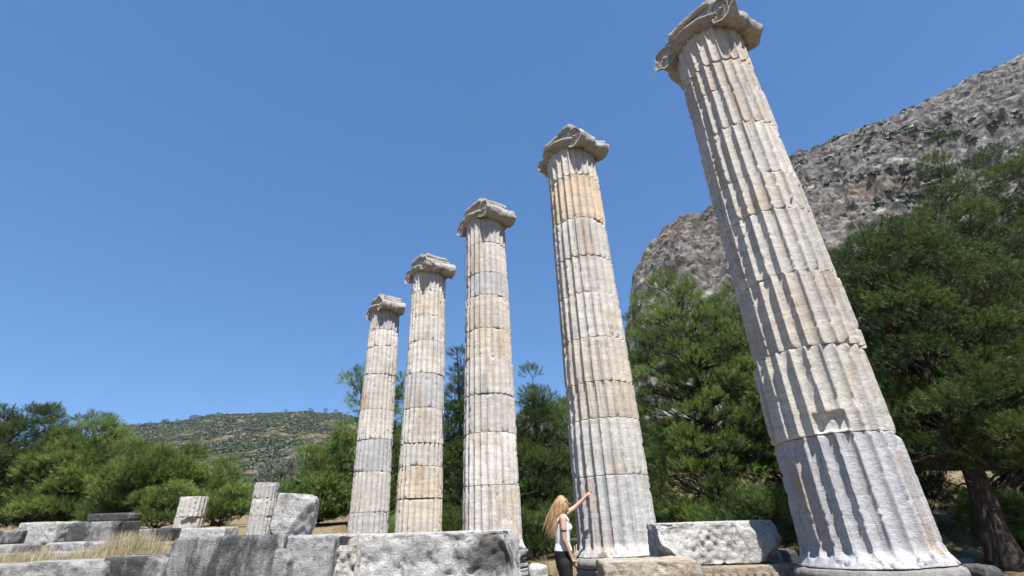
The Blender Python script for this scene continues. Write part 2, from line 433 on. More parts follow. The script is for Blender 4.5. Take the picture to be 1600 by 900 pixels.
def scrub(name, Q, V, n, rmin, rmax, seed, dens, mat, label, vr=(0, 1), nt=22):
    rs = np.random.RandomState(seed)
    ni, nj = Q.shape[:2]; pts = []
    ok = np.argwhere((V >= vr[0]) & (V < vr[1]))
    while len(pts) < n:
        c = ok[rs.randint(len(ok), size=n * 3)]
        P = Q[c[:, 0], c[:, 1]]
        P2 = Q[np.minimum(c[:, 0] + 1, ni - 1), np.minimum(c[:, 1] + 1, nj - 1)]
        P = P + (P2 - P) * rs.rand(len(P))[:, None]
        m = dens(P) > rs.rand(len(P))
        pts += list(P[m])
    pts = np.array(pts[:n])
    r = rmin + (rmax - rmin) * rs.rand(n) ** 2
    k = nt                                             # ragged leafy facets of each bush
    N = n * k; r2 = np.repeat(r, k)
    d = rand_dirs(rs, N); d[:, 2] = np.abs(d[:, 2])
    sq = np.repeat(rs.uniform(.55, 1.0, n), k)
    C = np.repeat(pts, k, 0) + d * (r2 * rs.uniform(.45, 1.0, N))[:, None] * np.stack([1 + 0 * sq, 1 + 0 * sq, sq * .8], -1)
    t1 = rand_dirs(rs, N); t1 -= d * (t1 * d).sum(1)[:, None] * .6; t2 = np.cross(d + .4 * rand_dirs(rs, N), t1)
    sz = (r2 * rs.uniform(.35, .75, N))[:, None]
    Vx = np.stack([C - t1 * sz * .6 - t2 * sz * .4, C + t1 * sz * .6 - t2 * sz * .3, C + t2 * sz * .7], 1)
    F = np.arange(N * 3).reshape(-1, 3)
    tint = np.repeat(np.clip(np.repeat(rs.rand(n), k) + rs.normal(size=N) * .2, 0, 1), 3)
    o = mesh_np(name, Vx.reshape(-1, 3), F, mat, smooth=False, attr=np.stack([tint, tint * 0, tint], -1))
    tag(o, label, 'scrub', kind='stuff')
M_scrub = foliage_mat('scrub_leaves', (0.016, 0.026, 0.012), (0.046, 0.062, 0.029), 0.05)
scrub('hillside_scrub', Qh, Vh, 34000, .9, 3.6, 3, lambda P: np.clip(0.34 + 3.0 * fbm(P, 0.016, 5, 9) + 0.008 * (P[:, 2] - 95), 0.03, 1), M_scrub, 'dark green scrub covering the distant hill on the left')
scrub('far_scrub', Qf, Vf, 3500, 5, 12, 4, lambda P: 0.8 + 0 * P[:, 0], M_scrub, 'green woods on the farthest hill between the columns')
scrub('cliff_scrub', Qm, Vm, 1500, 0.9, 3.8, 5, lambda P: np.clip(-0.12 + 1.9 * fbm(P, 0.018, 4, 3), 0.02, 1) * ss(110, 190, P[:, 0]), M_scrub, 'dark shrubs clinging to ledges of the grey rocky mountain', nt=60)
scrub('ridge_scrub', Qm, Vm, 240, 1.2, 3.6, 8, lambda P: np.exp(-((P[:, 0] - 262) / 60) ** 2), M_scrub, 'line of dark bushes along the crest of the rocky mountain', vr=(0, 0.012), nt=60)

# ------------------------------------------------------------------ trees
def make_tuft(rs, n, L, nl, w, spread):
    """a shoot along +z with n needles; returns (n*3,3) vertices"""
    z0 = rs.uniform(0.1, 1, n) * L
    th = rs.uniform(0, 2 * np.pi, n); el = rs.uniform(0.5, 1.0, n) * spread
    d = np.stack([np.cos(th) * np.sin(el), np.sin(th) * np.sin(el), np.cos(el)], -1)
    p = np.stack([0 * z0, 0 * z0, z0], -1)
    s = np.cross(d, rand_dirs(rs, n)); s /= np.linalg.norm(s, axis=1)[:, None] + 1e-9
    ln = nl * rs.uniform(0.7, 1.15, n)[:, None]
    return np.stack([p - s * w / 2, p + s * w / 2, p + d * ln], 1).reshape(-1, 3)

def frames(D):
    ref = np.where(np.abs(D[:, 2:3]) > 0.9, [[1.0, 0, 0]], [[0, 0, 1.0]])
    A = np.cross(D, ref); A /= np.linalg.norm(A, axis=1)[:, None]
    return np.stack([A, np.cross(D, A), D], 1)        # rows: x,y,z axes

def in_ell(P, E):
    m = np.full(len(P), False)
    for (cx, cy, cz, rx, ry, rz) in E:
        m |= ((P[:, 0] - cx) / rx) ** 2 + ((P[:, 1] - cy) / ry) ** 2 + ((P[:, 2] - cz) / rz) ** 2 < 1
    return m

def tree(name, label, cat, base, trunk, tr, E, mat, seed, nl=90, lr=(0.5, 1.0), shoots=60, sc=1.0, nn=24, group=None, kind='pine', up=0.55, dead=0, wf=1.0, skirt=26):
    """trunk: list of points (relative to base); E: ellipsoids (relative) whose union the crown fills"""
    rs = np.random.RandomState(seed)
    bx, by = base; bz = float(ground_z(bx, by)) - 0.05
    root = empty(name, (bx, by, bz)); tag(root, label, cat, group)
    tp = np.array(trunk, float)
    E = [(e[0], e[1], e[2], max(.25, e[3] - .75 * np.mean(lr)), max(.25, e[4] - .75 * np.mean(lr)), max(.25, e[5] - .6 * np.mean(lr))) for e in E]
    # lobes on and inside the envelope
    L = []
    lo = np.min([[e[0] - e[3], e[1] - e[4], e[2] - e[5]] for e in E], 0); hi = np.max([[e[0] + e[3], e[1] + e[4], e[2] + e[5]] for e in E], 0)
    tries = 0
    while len(L) < nl and tries < 60000:
        tries += 1
        p = lo + (hi - lo) * rs.rand(3)
        if not in_ell(p[None], E)[0] or p[2] < 0.35: continue
        deep = in_ell(p[None], [(e[0], e[1], e[2], e[3] * .6, e[4] * .6, e[5] * .62) for e in E])[0]
        if deep and rs.rand() < 0.72: continue
        r = rs.uniform(*lr)
        if any(np.linalg.norm((p - q[0])) < 0.66 * (r + q[1]) for q in L) and rs.rand() < 0.93: continue
        L.append((p, r))
    for _ in range(skirt):
        e = E[0]; th = rs.uniform(0, 6.283); L.append((np.array([e[0] + e[3] * .9 * math.cos(th), e[1] + e[4] * .9 * math.sin(th), rs.uniform(.4, 1.5)]), rs.uniform(*lr)))
    # wood
    t = Buf(); n = 12
    tt = np.linspace(0, 1, 22); k = np.linspace(0, 1, len(tp))
    path = np.stack([np.interp(tt, k, tp[:, i]) for i in range(3)], -1)
    path[1:-1] += (rs.normal(size=(20, 3)) * tr * 0.12)
    path = np.vstack([path[:1], (path[:-2] + path[1:-1] * 2 + path[2:]) / 4, path[-1:]])
    rad = tr * (1 - 0.88 * tt ** 0.9) + tr * 0.35 * np.exp(-tt * 22)
    V, F = tube(path, rad, 12); V = V + (nz(V, 4, seed) * tr * 0.18)[:, None] * np.array([1, 1, 0.2])
    t.add(V, F); t.build('trunk', M_bark, root)
    b = Buf()
    for (p, r) in L:
        h = np.clip(p[2] - 0.45 * math.hypot(p[0] - path[8, 0], p[1] - path[8, 1]) - 0.2, (0.30 if tr > .3 else .18) * tp[-1, 2], tp[-1, 2] * 0.97)
        i = int(np.argmin(np.abs(path[:, 2] - h))); a = path[i]
        m = (a + p) / 2 + np.array([0, 0, -0.06 * np.linalg.norm(p - a)]) + rs.normal(size=3) * 0.12
        q = np.linspace(0, 1, 9)[:, None]
        pts = (1 - q) ** 2 * a + 2 * q * (1 - q) * m + q ** 2 * p
        pts[1:-1] += rs.normal(size=(7, 3)) * 0.04
        r0 = min(rad[i] * 0.55, 0.02 + 0.018 * np.linalg.norm(p - a))
        b.add(*tube(pts, np.linspace(r0, 0.010, 9), 5, False))
        for _ in range(5):
            e = p + rand_dirs(rs, 1)[0] * r * 0.85
            b.add(*tube(np.array([pts[6], (pts[7] + e) / 2 + rs.normal(size=3) * .04, e]), [0.012, 0.008, 0.004], 4, False))
    for _ in range(dead):
        i = rs.randint(3, 10); d = rand_dirs(rs, 1)[0]; d[2] *= .3; a = path[i]
        q = np.linspace(0, 1, 7)[:, None]; pts = a + d * q * rs.uniform(1.2, 2.8) + rs.normal(size=(7, 3)) * .05
        b.add(*tube(pts, np.linspace(0.03, 0.005, 7), 5, False))
    b.build('branches', M_bark, root)
    # foliage
    if kind == 'pine': protos = [make_tuft(rs, nn, 0.26 * sc, 0.13 * sc, 0.011 * sc * wf, 0.95) for _ in range(8)]
    else: protos = [make_tuft(rs, nn, 0.34 * sc, 0.075 * sc, 0.024 * sc * wf, 1.25) for _ in range(8)]
    Vs, Ts = [], []
    for (p, r) in L:
        ns = max(8, int(shoots * (r / np.mean(lr)) ** 2))
        d = rand_dirs(rs, ns)
        d[:, 2] = np.where(d[:, 2] < -0.35, -d[:, 2], d[:, 2])
        rr = r * rs.uniform(0.35, 1.05, ns) ** 0.6
        pos = p + d * rr[:, None] * [1, 1, 0.72]
        dd = d * 0.65 + np.array([0, 0, up]) + rs.normal(size=(ns, 3)) * 0.28
        cdir = p - np.array([path[10, 0], path[10, 1], p[2]]); cdir /= np.linalg.norm(cdir) + 0.3
        dd += cdir * 0.35
        dd /= np.linalg.norm(dd, axis=1)[:, None]
        Rm = frames(dd)
        lt = rs.uniform(0.1, 0.9)
        for k2 in range(8):
            idx = np.arange(k2, ns, 8)
            if not len(idx): continue
            s = rs.uniform(0.75, 1.25, len(idx))
            v = np.einsum('vk,nkj->nvj', protos[k2], Rm[idx]) * s[:, None, None] + pos[idx][:, None]
            Vs.append(v.reshape(-1, 3))
            c = np.clip(lt + rs.normal(size=len(idx)) * 0.22, 0, 1); g = (rs.rand(len(idx)) < 0.035) * 0.8
            cc = np.repeat(np.stack([c, g, c], -1), protos[k2].shape[0], 0); Ts.append(cc)
    V = np.concatenate(Vs); T = np.concatenate(Ts)
    mesh_np('crown', V, np.arange(len(V)).reshape(-1, 3), mat, root, False, T)
    return root

TREES = True
if TREES:
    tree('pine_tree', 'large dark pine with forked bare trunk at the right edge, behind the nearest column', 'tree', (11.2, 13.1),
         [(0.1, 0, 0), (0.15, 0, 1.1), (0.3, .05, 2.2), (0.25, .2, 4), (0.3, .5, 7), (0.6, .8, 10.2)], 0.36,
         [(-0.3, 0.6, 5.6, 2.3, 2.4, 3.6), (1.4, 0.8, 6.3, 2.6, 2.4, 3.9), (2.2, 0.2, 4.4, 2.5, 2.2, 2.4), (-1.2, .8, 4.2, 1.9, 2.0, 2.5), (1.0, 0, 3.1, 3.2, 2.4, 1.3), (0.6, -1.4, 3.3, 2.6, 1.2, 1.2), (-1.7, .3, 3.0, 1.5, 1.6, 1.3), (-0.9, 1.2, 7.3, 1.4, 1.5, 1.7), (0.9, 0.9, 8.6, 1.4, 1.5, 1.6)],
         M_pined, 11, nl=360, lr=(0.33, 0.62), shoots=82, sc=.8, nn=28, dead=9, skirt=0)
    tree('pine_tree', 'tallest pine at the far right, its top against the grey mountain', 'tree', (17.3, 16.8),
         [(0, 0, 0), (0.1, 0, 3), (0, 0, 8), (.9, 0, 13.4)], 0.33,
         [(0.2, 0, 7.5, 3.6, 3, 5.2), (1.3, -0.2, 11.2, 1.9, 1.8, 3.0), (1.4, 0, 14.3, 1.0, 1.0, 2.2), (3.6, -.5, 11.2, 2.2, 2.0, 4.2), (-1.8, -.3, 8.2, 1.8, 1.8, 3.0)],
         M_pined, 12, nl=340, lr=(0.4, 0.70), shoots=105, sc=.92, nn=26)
    tree('pine_tree', 'tall bright green pine between the two nearest columns, under the cliff end', 'tree', (7.6, 19.8),
         [(0, 0, 0), (0.05, 0, 3), (-.1, 0, 8), (-.2, 0, 10.4)], 0.22,
         [(-0.3, 0, 3.6, 2.1, 2.2, 3.4), (-0.1, 0, 7.4, 2.2, 2.0, 3.0), (-0.3, 0, 9.3, 1.5, 1.3, 2.2), (1.4, -.4, 5.6, 1.7, 1.6, 3.2), (-1.5, 0.3, 5.8, 1.5, 1.5, 4.2), (-1.4, .3, 8.9, 1.2, 1.1, 1.9)],
         M_pine, 13, nl=210, lr=(0.38, 0.68), shoots=85, sc=.95, nn=26, dead=5)
    tree('pine_tree', 'rounded pine just left of the nearest leaning column, below the rocky mountain', 'tree', (10.9, 20.4),
         [(0, 0, 0), (0.1, 0, 3), (.1, 0, 6), (0, 0, 9.4)], 0.22,
         [(0, 0, 3.2, 2.6, 2.0, 3.0), (-0.2, 0, 6.6, 2.0, 1.9, 2.7), (-.1, 0, 9.3, 1.2, 1.2, 2.0), (-1.3, 0, 8.2, 1.2, 1.2, 1.9)],
         M_pine, 14, nl=140, lr=(0.42, 0.7), shoots=85, sc=.98, nn=26, dead=5)
    tree('pine_tree', 'narrow pine behind the woman, right of the middle column', 'tree', (1.0, 23.5),
         [(0, 0, 0), (0, 0, 3), (-.1, 0, 5), (-.2, 0, 7.2)], 0.18,
         [(0.1, 0, 2.6, 1.7, 1.8, 2.5), (-.1, 0, 5.0, 1.3, 1.4, 2.1), (-.3, 0, 6.9, .6, .6, 1.3)],
         M_pined, 15, nl=85, lr=(0.4, 0.7), shoots=80, sc=1.02, nn=24)
    tree('pine_tree', 'bushy lower pine left of the second column, behind the woman', 'tree', (3.0, 24.5),
         [(0, 0, 0), (0, 0, 3), (0, 0, 4.6), (.1, 0, 6.2)], 0.18,
         [(0, 0, 2.6, 2.0, 1.8, 2.5), (-.2, 0, 5.0, 1.5, 1.5, 1.9)],
         M_pine, 16, nl=80, lr=(0.45, 0.75), shoots=80, sc=1.02, nn=24)
    tree('pine_tree', 'slender tall pine seen in the gap between third and fourth columns', 'tree', (-2.6, 24.2),
         [(0, 0, 0), (0, 0, 3), (-.2, 0, 6), (-.4, 0, 9.6)], 0.18,
         [(0.1, 0, 2.8, 1.8, 1.8, 2.6), (-.1, 0, 5.8, 1.4, 1.4, 2.6), (-.4, 0, 8.0, .75, .8, 1.7)],
         M_pined, 17, nl=95, lr=(0.4, 0.7), shoots=80, sc=1.02, nn=24)
    tree('pine_tree', 'pine with thin pointed top left of the farthest standing column', 'tree', (-8.2, 26.5),
         [(0, 0, 0), (0, 0, 3), (-.2, 0, 5), (-.4, 0, 7.2)], 0.18,
         [(0.6, 0, 2.5, 2.2, 2.0, 2.5), (.9, 0, 4.6, 1.4, 1.4, 2.3), (-.5, 0, 6.7, .85, .9, 1.5), (1.9, 0, 6.2, .8, .9, 1.3)],
         M_pine, 18, nl=110, lr=(0.4, 0.75), shoots=52, sc=1.3, nn=24)
    tree('pine_tree', 'low yellowish green young pine below the farthest standing column', 'tree', (-9.75, 25.0),
         [(0, 0, 0), (0, 0, 1.5), (0, 0, 3.2)], 0.1,
         [(0.2, 0, 1.5, 1.25, 1.2, 1.6), (-.3, 0, 2.9, .8, .8, .9), (.9, 0, 3.4, .7, .8, 1.3)],
         M_pinel, 19, nl=60, lr=(0.28, 0.5), shoots=50, sc=1.2, nn=24)
    tree('pine_tree', 'dark pine at the left edge of the photo, tallest of the left grove', 'tree', (-29.3, 28.0),
         [(0, 0, 0), (0, 0, 3), (0, 0, 7)], 0.25,
         [(0, 0, 3.0, 3.2, 2.4, 3.1), (-0.6, 0, 5.3, 1.7, 1.6, 1.6), (1.8, 0, 5.2, 1.4, 1.4, 1.7)],
         M_pined, 20, nl=150, lr=(0.42, 0.78), shoots=95, sc=1.12, nn=24)
    tree('pine_tree', 'wide dark pine in the middle of the left grove, behind the fallen blocks', 'tree', (-24.6, 28.6),
         [(0, 0, 0), (0, 0, 3), (0, 0, 6)], 0.25,
         [(0, 0, 3.0, 3.2, 2.4, 2.8), (0, 0, 5.1, 1.6, 1.5, 1.5), (2.0, 0, 3.6, 1.7, 1.5, 1.6)],
         M_pine, 21, nl=150, lr=(0.42, 0.78), shoots=95, sc=1.12, nn=24)
    tree('pine_tree', 'spreading green pine at the right end of the left grove, against the scrub hill', 'tree', (-19.6, 27.0),
         [(0, 0, 0), (.2, 0, 2), (.4, 0, 4.6)], 0.2,
         [(0, 0, 2.3, 2.6, 2.1, 1.9), (-.8, 0, 3.1, 1.5, 1.5, 1.3), (1.6, 0, 2.6, 1.6, 1.4, 1.7)],
         M_pine, 22, nl=125, lr=(0.4, 0.7), shoots=95, sc=1.08, nn=24, dead=6)
    tree('pine_tree', 'small bright green pine behind the broken column stump', 'tree', (-17.3, 30.0),
         [(0, 0, 0), (0, 0, 2), (.1, 0, 3.6)], 0.1,
         [(0, 0, 1.6, 1.35, 1.2, 1.6), (0.05, 0, 2.8, .75, .8, 1.1)],
         M_pinel, 23, nl=45, lr=(0.35, 0.55), shoots=46, sc=1.3, nn=24)
    tree('olive_tree', 'silvery grey olive tree behind the upright broken block', 'tree', (-15.0, 34.0),
         [(0, 0, 0), (.1, 0, 1.5), (0, 0, 3)], 0.2,
         [(0, 0, 2.3, 2.3, 1.8, 1.7), (-.7, 0, 3.2, 1.1, 1.0, 1.0), (1.2, 0, 2.9, 1.1, 1.0, 1.0)],
         M_olive, 24, nl=60, lr=(0.45, 0.75), shoots=52, sc=1.2, nn=34, kind='olive')
    tree('shrub', 'rounded green shrub under the yellowish young pine, left of the farthest column', 'shrub', (-11.5, 25.5),
         [(0, 0, 0), (0, 0, .8), (0, 0, 1.4)], 0.06, [(0, 0, .8, 1.3, 1.2, .9), (.6, 0, 1.2, .8, .8, .7)], M_pinel, 25, nl=28, lr=(0.3, 0.5), shoots=50, sc=1.1, nn=24)
    tree('shrub', 'low green shrub at the right edge beside the forked pine trunk', 'shrub', (12.9, 14.5),
         [(0, 0, 0), (0, 0, .4), (0, 0, .8)], 0.04, [(0, 0, .45, .7, .6, .6)], M_pine, 26, nl=14, lr=(0.2, 0.32), shoots=46, sc=.8, nn=22)
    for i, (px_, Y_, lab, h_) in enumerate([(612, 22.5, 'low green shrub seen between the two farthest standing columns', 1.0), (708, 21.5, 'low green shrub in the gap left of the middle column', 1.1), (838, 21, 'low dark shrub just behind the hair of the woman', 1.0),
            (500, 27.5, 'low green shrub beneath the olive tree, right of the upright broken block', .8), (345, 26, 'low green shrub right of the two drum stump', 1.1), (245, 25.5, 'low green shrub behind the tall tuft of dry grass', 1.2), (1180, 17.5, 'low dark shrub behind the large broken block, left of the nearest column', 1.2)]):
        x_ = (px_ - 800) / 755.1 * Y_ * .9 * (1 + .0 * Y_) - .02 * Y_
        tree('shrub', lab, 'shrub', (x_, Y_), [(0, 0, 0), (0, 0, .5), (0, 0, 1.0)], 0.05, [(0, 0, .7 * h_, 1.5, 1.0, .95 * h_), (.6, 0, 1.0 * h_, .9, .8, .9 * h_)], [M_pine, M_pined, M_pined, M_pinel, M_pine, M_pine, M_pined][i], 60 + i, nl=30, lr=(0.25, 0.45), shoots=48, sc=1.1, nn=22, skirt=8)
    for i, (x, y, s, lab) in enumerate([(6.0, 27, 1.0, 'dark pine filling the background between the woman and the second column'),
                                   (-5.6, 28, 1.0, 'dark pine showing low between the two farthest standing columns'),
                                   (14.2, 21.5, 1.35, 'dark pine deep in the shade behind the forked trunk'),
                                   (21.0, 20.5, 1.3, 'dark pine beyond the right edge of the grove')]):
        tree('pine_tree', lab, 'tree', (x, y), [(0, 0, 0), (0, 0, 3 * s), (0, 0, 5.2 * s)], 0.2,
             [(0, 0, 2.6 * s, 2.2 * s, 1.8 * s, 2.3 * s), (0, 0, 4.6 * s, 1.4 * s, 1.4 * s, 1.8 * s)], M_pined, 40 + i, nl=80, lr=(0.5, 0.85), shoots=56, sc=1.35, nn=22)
#NEXT

# small pines along the crest of the scrub hill
def crest_tree_mesh(seed):
    rs = np.random.RandomState(seed); n = 700
    h = rs.rand(n) ** 0.8; a = rs.rand(n) * 6.283
    r = (0.12 + 0.30 * np.sin(np.pi * np.clip(h, .05, 1)) ** .7) * rs.uniform(.5, 1.1, n)
    P = np.stack([r * np.cos(a), r * np.sin(a), 0.12 + h * .88], -1)
    D = rand_dirs(rs, n) * .055; E2 = rand_dirs(rs, n) * .055
    V = np.stack([P, P + D, P + E2], 1).reshape(-1, 3)
    return V, rs.rand(n)
ct = []
for sd in (1, 2, 3):
    V, c = crest_tree_mesh(sd)
    r_ = empty('crest_pine', (0, 0, 0))
    mesh_np('crown', V, np.arange(len(V)).reshape(-1, 3), M_scrub, r_, False, np.repeat(np.stack([c, c * 0, c], -1), 3, 0))
    Vt, Ft = tube([(0, 0, -.1), (0, 0, .3), (0.01, 0, .8)], [.03, .025, .008], 6)
    b_ = Buf(); b_.add(Vt, Ft); b_.build('trunk', M_bark, r_); ct.append(r_)
rs = np.random.RandomState(77)
rowc = int(np.argwhere(Vh[:, 0] >= 0)[0][0])
used = set()
for i in range(34):
    u = rs.uniform(-600, -260)
    if i < 10: u = rs.uniform(-600, -470)
    j = int(np.argmin(np.abs(Qh[rowc, :, 0] - u)))
    p = Qh[rowc + rs.randint(0, 2), j]
    src = ct[i % 3]
    if i < 3: o = src
    else:
        o = src.copy(); col.objects.link(o)
        for ch in src.children:
            c2 = ch.copy(); col.objects.link(c2); c2.parent = o
    s = rs.uniform(3.5, 7.5)
    o.location = (p[0], p[1], p[2] - .8); o.scale = (s * 1.1, s * 1.1, s); o.rotation_euler = (0, 0, rs.rand() * 6)
    tag(o, 'tiny dark pine on the skyline of the distant scrub hill', 'tree', 'pines along the crest of the distant hill')

# ------------------------------------------------------------------ columns
ROW = math.atan2(2.7879, -2.0966)
CP = [(3.62463 - i * 2.0966, 5.73397 + i * 2.7879) for i in range(5)]
SB = 0.82                                    # height of the shaft's foot above the ground
JOINTS = [[0, 1.23, 2.19, 3.13, 4.06, 4.67, 5.6, 6.39, 6.94, 7.72],
          [0, 1.11, 1.98, 2.59, 3.38, 4.25, 5.04, 5.91, 6.99, 7.74],
          [0, 1.21, 2.28, 3.13, 3.99, 4.71, 5.59, 6.22, 7.11, 7.9],
          [0, 1.14, 1.93, 2.52, 3.47, 4.47, 5.47, 6.28, 7.13, 7.84],
          [0, .92, 2.11, 3.11, 4.09, 5.31, 6.32, 6.96, 7.77]]
def shaft_r(z): return 0.632 - 0.098 * (np.clip(z, 0, 8.2) / 8) ** 1.15
def drum(root, z0, z1, seed, K, step, tint, rot=0, off=(0, 0), rs_=1.0, r_fn=shaft_r, foot=False, head=False, notch=None, bites=(), fd=0.092, nf=24, zoff=0.0, name='drum', worn=1.0):
    n = nf * K
    zs = [z0 + 0.005]
    zs += [z0 + 0.012, z0 + 0.022, z0 + 0.036]
    m = max(3, int((z1 - z0 - 0.07) / step)); zs += list(np.linspace(z0 + 0.055, z1 - 0.055, m))
    zs += [z1 - 0.036, z1 - 0.022, z1 - 0.012, z1 - 0.005]
    zs = np.array(zs); a = np.arange(n) * 2 * np.pi / n
    Z, A = np.meshgrid(zs, a, indexing='ij')
    R0 = r_fn(Z) * rs_
    P = np.stack([R0 * np.cos(A), R0 * np.sin(A), Z], -1)
    t = (A * nf / (2 * np.pi)) % 1.0 - 0.5
    hw = 0.47
    fl = np.sqrt(np.clip(1 - (t / hw) ** 2, 0, 1)) * fd * R0
    if foot:                                   # flutes end in a rounded tongue, then the apophyge flares
        e = 0.13 + 0.10 * np.sqrt(np.clip(1 - (t / hw) ** 2, 0, 1)) * -0.6
        fl = fl * np.sqrt(np.clip((Z - z0 - e) / 0.07, 0, 1))
        R0 = R0 + 0.075 * np.exp(-((Z - z0) / 0.075) ** 1.3)
    if head:
        fl = fl * np.sqrt(np.clip((z1 - 0.05 - Z) / 0.06, 0, 1))
    ed = np.minimum(Z - z0, z1 - Z)
    er = 0.003 + 0.0035 * nz(P, 14, seed) + 0.003 * nz(P, 40, seed + 1)
    er = er + worn * 0.028 * ss(0.22, 0.36, nz(P, 9.0, seed + 2)) * (0.3 + ss(-.1, .3, nz(P, 22, seed + 3)))
    er = er + np.exp(-ed / 0.010) * (0.012 + 0.012 * np.clip(nz(P, 12, seed + 4) + .3, 0, 1))
    er = er + np.exp(-(ed / 0.05) ** 2) * worn * 0.075 * ss(0.15, 0.6, nz(P * [1, 1, .3], 4.2, seed + 5))
    if foot: er = np.where(Z - z0 < 0.16, er * 0.8, er)
    for (ba, bz, bw, bh, bd) in bites:
        da = (A - ba + np.pi) % (2 * np.pi) - np.pi
        q = (da * 0.6 / bw) ** 2 + ((Z - bz) / bh) ** 2 + 0.5 * nz(P, 7, seed + 8)
        er = np.maximum(er, bd * ss(1.1, 0.55, q) if False else bd * (1 - ss(0.6, 1.1, q)))
    Rf = np.minimum(R0 - er, R0 - fl - 0.12 * er)
    if notch:
        na, nw, nz0, nz1, nd = notch
        da = (A - na + np.pi) % (2 * np.pi) - np.pi
        k = (1 - ss(nw - 0.03, nw + 0.01, np.abs(da) + 0.02 * nz(P, 9, seed))) * ss(nz0 - .01, nz0 + .01, Z) * (1 - ss(nz1 - .01, nz1 + .02, Z + 0.02 * nz(P, 8, seed)))
        Rf = Rf * (1 - k) + k * (R0 - nd - 0.006 * nz(P, 20, seed))
    V = np.stack([Rf * np.cos(A + rot) + off[0], Rf * np.sin(A + rot) + off[1], Z + zoff], -1).reshape(-1, 3)
    F = [grid_faces(n, len(zs), True)]
    # closing rings towards the middle, then a centre point
    k0 = len(V); V = list(V)
    for zz, base, flip in ((z0 + 0.004, 0, True), (z1 - 0.004, (len(zs) - 1) * n, False)):
        cidx = len(V) 
        ring = [np.array([math.cos(x + rot) * 0.3 + off[0], math.sin(x + rot) * 0.3 + off[1], zz + zoff]) for x in a]
        V += ring; ci = len(V); V.append(np.array([off[0], off[1], zz + zoff]))
        i = np.arange(n); j = (i + 1) % n
        q = np.stack([base + i, base + j, cidx + j, cidx + i], -1); tr3 = np.stack([cidx + i, cidx + j, np.full(n, ci)], -1)
        if flip: q = q[:, ::-1]; tr3 = tr3[:, ::-1]
        F += [q, tr3]
    q = np.concatenate([f for f in F if f.shape[1] == 4]); tr3 = np.concatenate([f for f in F if f.shape[1] == 3])
    o = mesh_np(name, np.array(V), [q, tr3], M_col, root, True)
    o.color = (*[min(1.15, c ** 1.7) for c in tint], 1)
    return o

def base_disc(root, prof, z, seed, name, mat, amp=0.02, n=160, cut=0.05):
    def fn(V):
        r = np.hypot(V[:, 0], V[:, 1]); d = V.copy()
        e = amp * (nz(V, 4, seed) + .4 * nz(V, 14, seed + 1)) + cut * ss(0.15, 0.5, nz(V * [1, 1, .8], 2.6, seed + 2))
        k = (r - e) / np.maximum(r, 1e-6)
        V[:, 0] *= np.where(r > .3, k, 1); V[:, 1] *= np.where(r > .3, k, 1)
        V[:, 2] += np.where(r > .3, amp * .35 * nz(d, 6, seed + 5), 0)
        return V
    V, F = lathe(densify([(p[0], p[1] + z) for p in prof], 0.02), n, fn)
    b = Buf(); b.add(V, F); return b.build(name, mat, root)

def box_surface(sx, sy, sz, step):
    n = [max(2, int(round(s / step))) for s in (sx, sy, sz)]
    h = np.array([sx, sy, sz]) / 2
    Vd, F, V = {}, [], []
    def vid(k):
        if k not in Vd:
            Vd[k] = len(V); V.append([-h[i] + 2 * h[i] * k[i] / n[i] for i in range(3)])
        return Vd[k]
    for ax in range(3):
        a1, a2 = (ax + 1) % 3, (ax + 2) % 3
        for side in (0, 1):
            for i in range(n[a1]):
                for j in range(n[a2]):
                    q = []
                    for (di, dj) in ((0, 0), (1, 0), (1, 1), (0, 1)):
                        k = [0, 0, 0]; k[ax] = n[ax] * side; k[a1] = i + di; k[a2] = j + dj; q.append(vid(tuple(k)))
                    F.append(q if side else q[::-1])
    return np.array(V), np.array(F), h

def carve(V, h, rnd, amp, seed, cuts=(), fr=2.2, rough=None, flat_top=0.3):
    q = np.clip(V, -(h - rnd), h - rnd); d = V - q; L = np.linalg.norm(d, axis=1)[:, None] + 1e-9
    n = d / L; P = q + n * np.minimum(L, rnd)
    e = amp * (fbm(P, fr, 4, seed)) + amp * 0.35 * nz(P, fr * 6, seed + 9)
    if rough is not None: e = e + rough(P)
    e = np.where(n[:, 2] > 0.9, e * flat_top, e)
    P = P + n * e[:, None]
    for c in cuts:
        m = np.array(c[:3], float); m /= np.linalg.norm(m)
        s = P @ m - c[3] - 0.02 * fbm(P, 3.5, 3, seed + 4) - (c[4] if len(c) > 4 else 0.012) * nz(P, 11, seed + 6)
        P = P - m[None] * np.clip(s, 0, None)[:, None]
    return P

def stone(name, size, loc, rz=0, tilt=(0, 0), mat=M_mid, rnd=0.03, amp=0.02, seed=1, cuts=(), step=0.04, label=None, cat=None, group=None, parent=None, rough=None, tint=(1, 1, 1), fr=2.2, flat_top=0.3):
    """a squared or broken stone; loc = middle of its underside"""
    V, F, h = box_surface(*size, step)
    rr_ = np.random.RandomState(seed); cuts = list(cuts); rnd = rnd * .55
    for _ in range(9):
        sg = rr_.choice([-1, 1], 3) * rr_.uniform(.25, 1, 3)
        if rr_.rand() < .5: sg[rr_.randint(3)] *= .1
        sg /= np.linalg.norm(sg); cuts.append((*sg, float(np.abs(sg) @ h) - rr_.uniform(.06, .22) * min(h) * 1.1))
    P = carve(V, h, rnd, amp, seed, cuts, fr, rough, flat_top)
    P[:, 2] += h[2]
    o = mesh_np(name, P, F, mat, parent, True)
    o.location = loc; o.rotation_euler = (tilt[0], tilt[1], rz); o.color = (*tint, 1)
    if label: tag(o, label, cat or 'stone block', group)
    return o

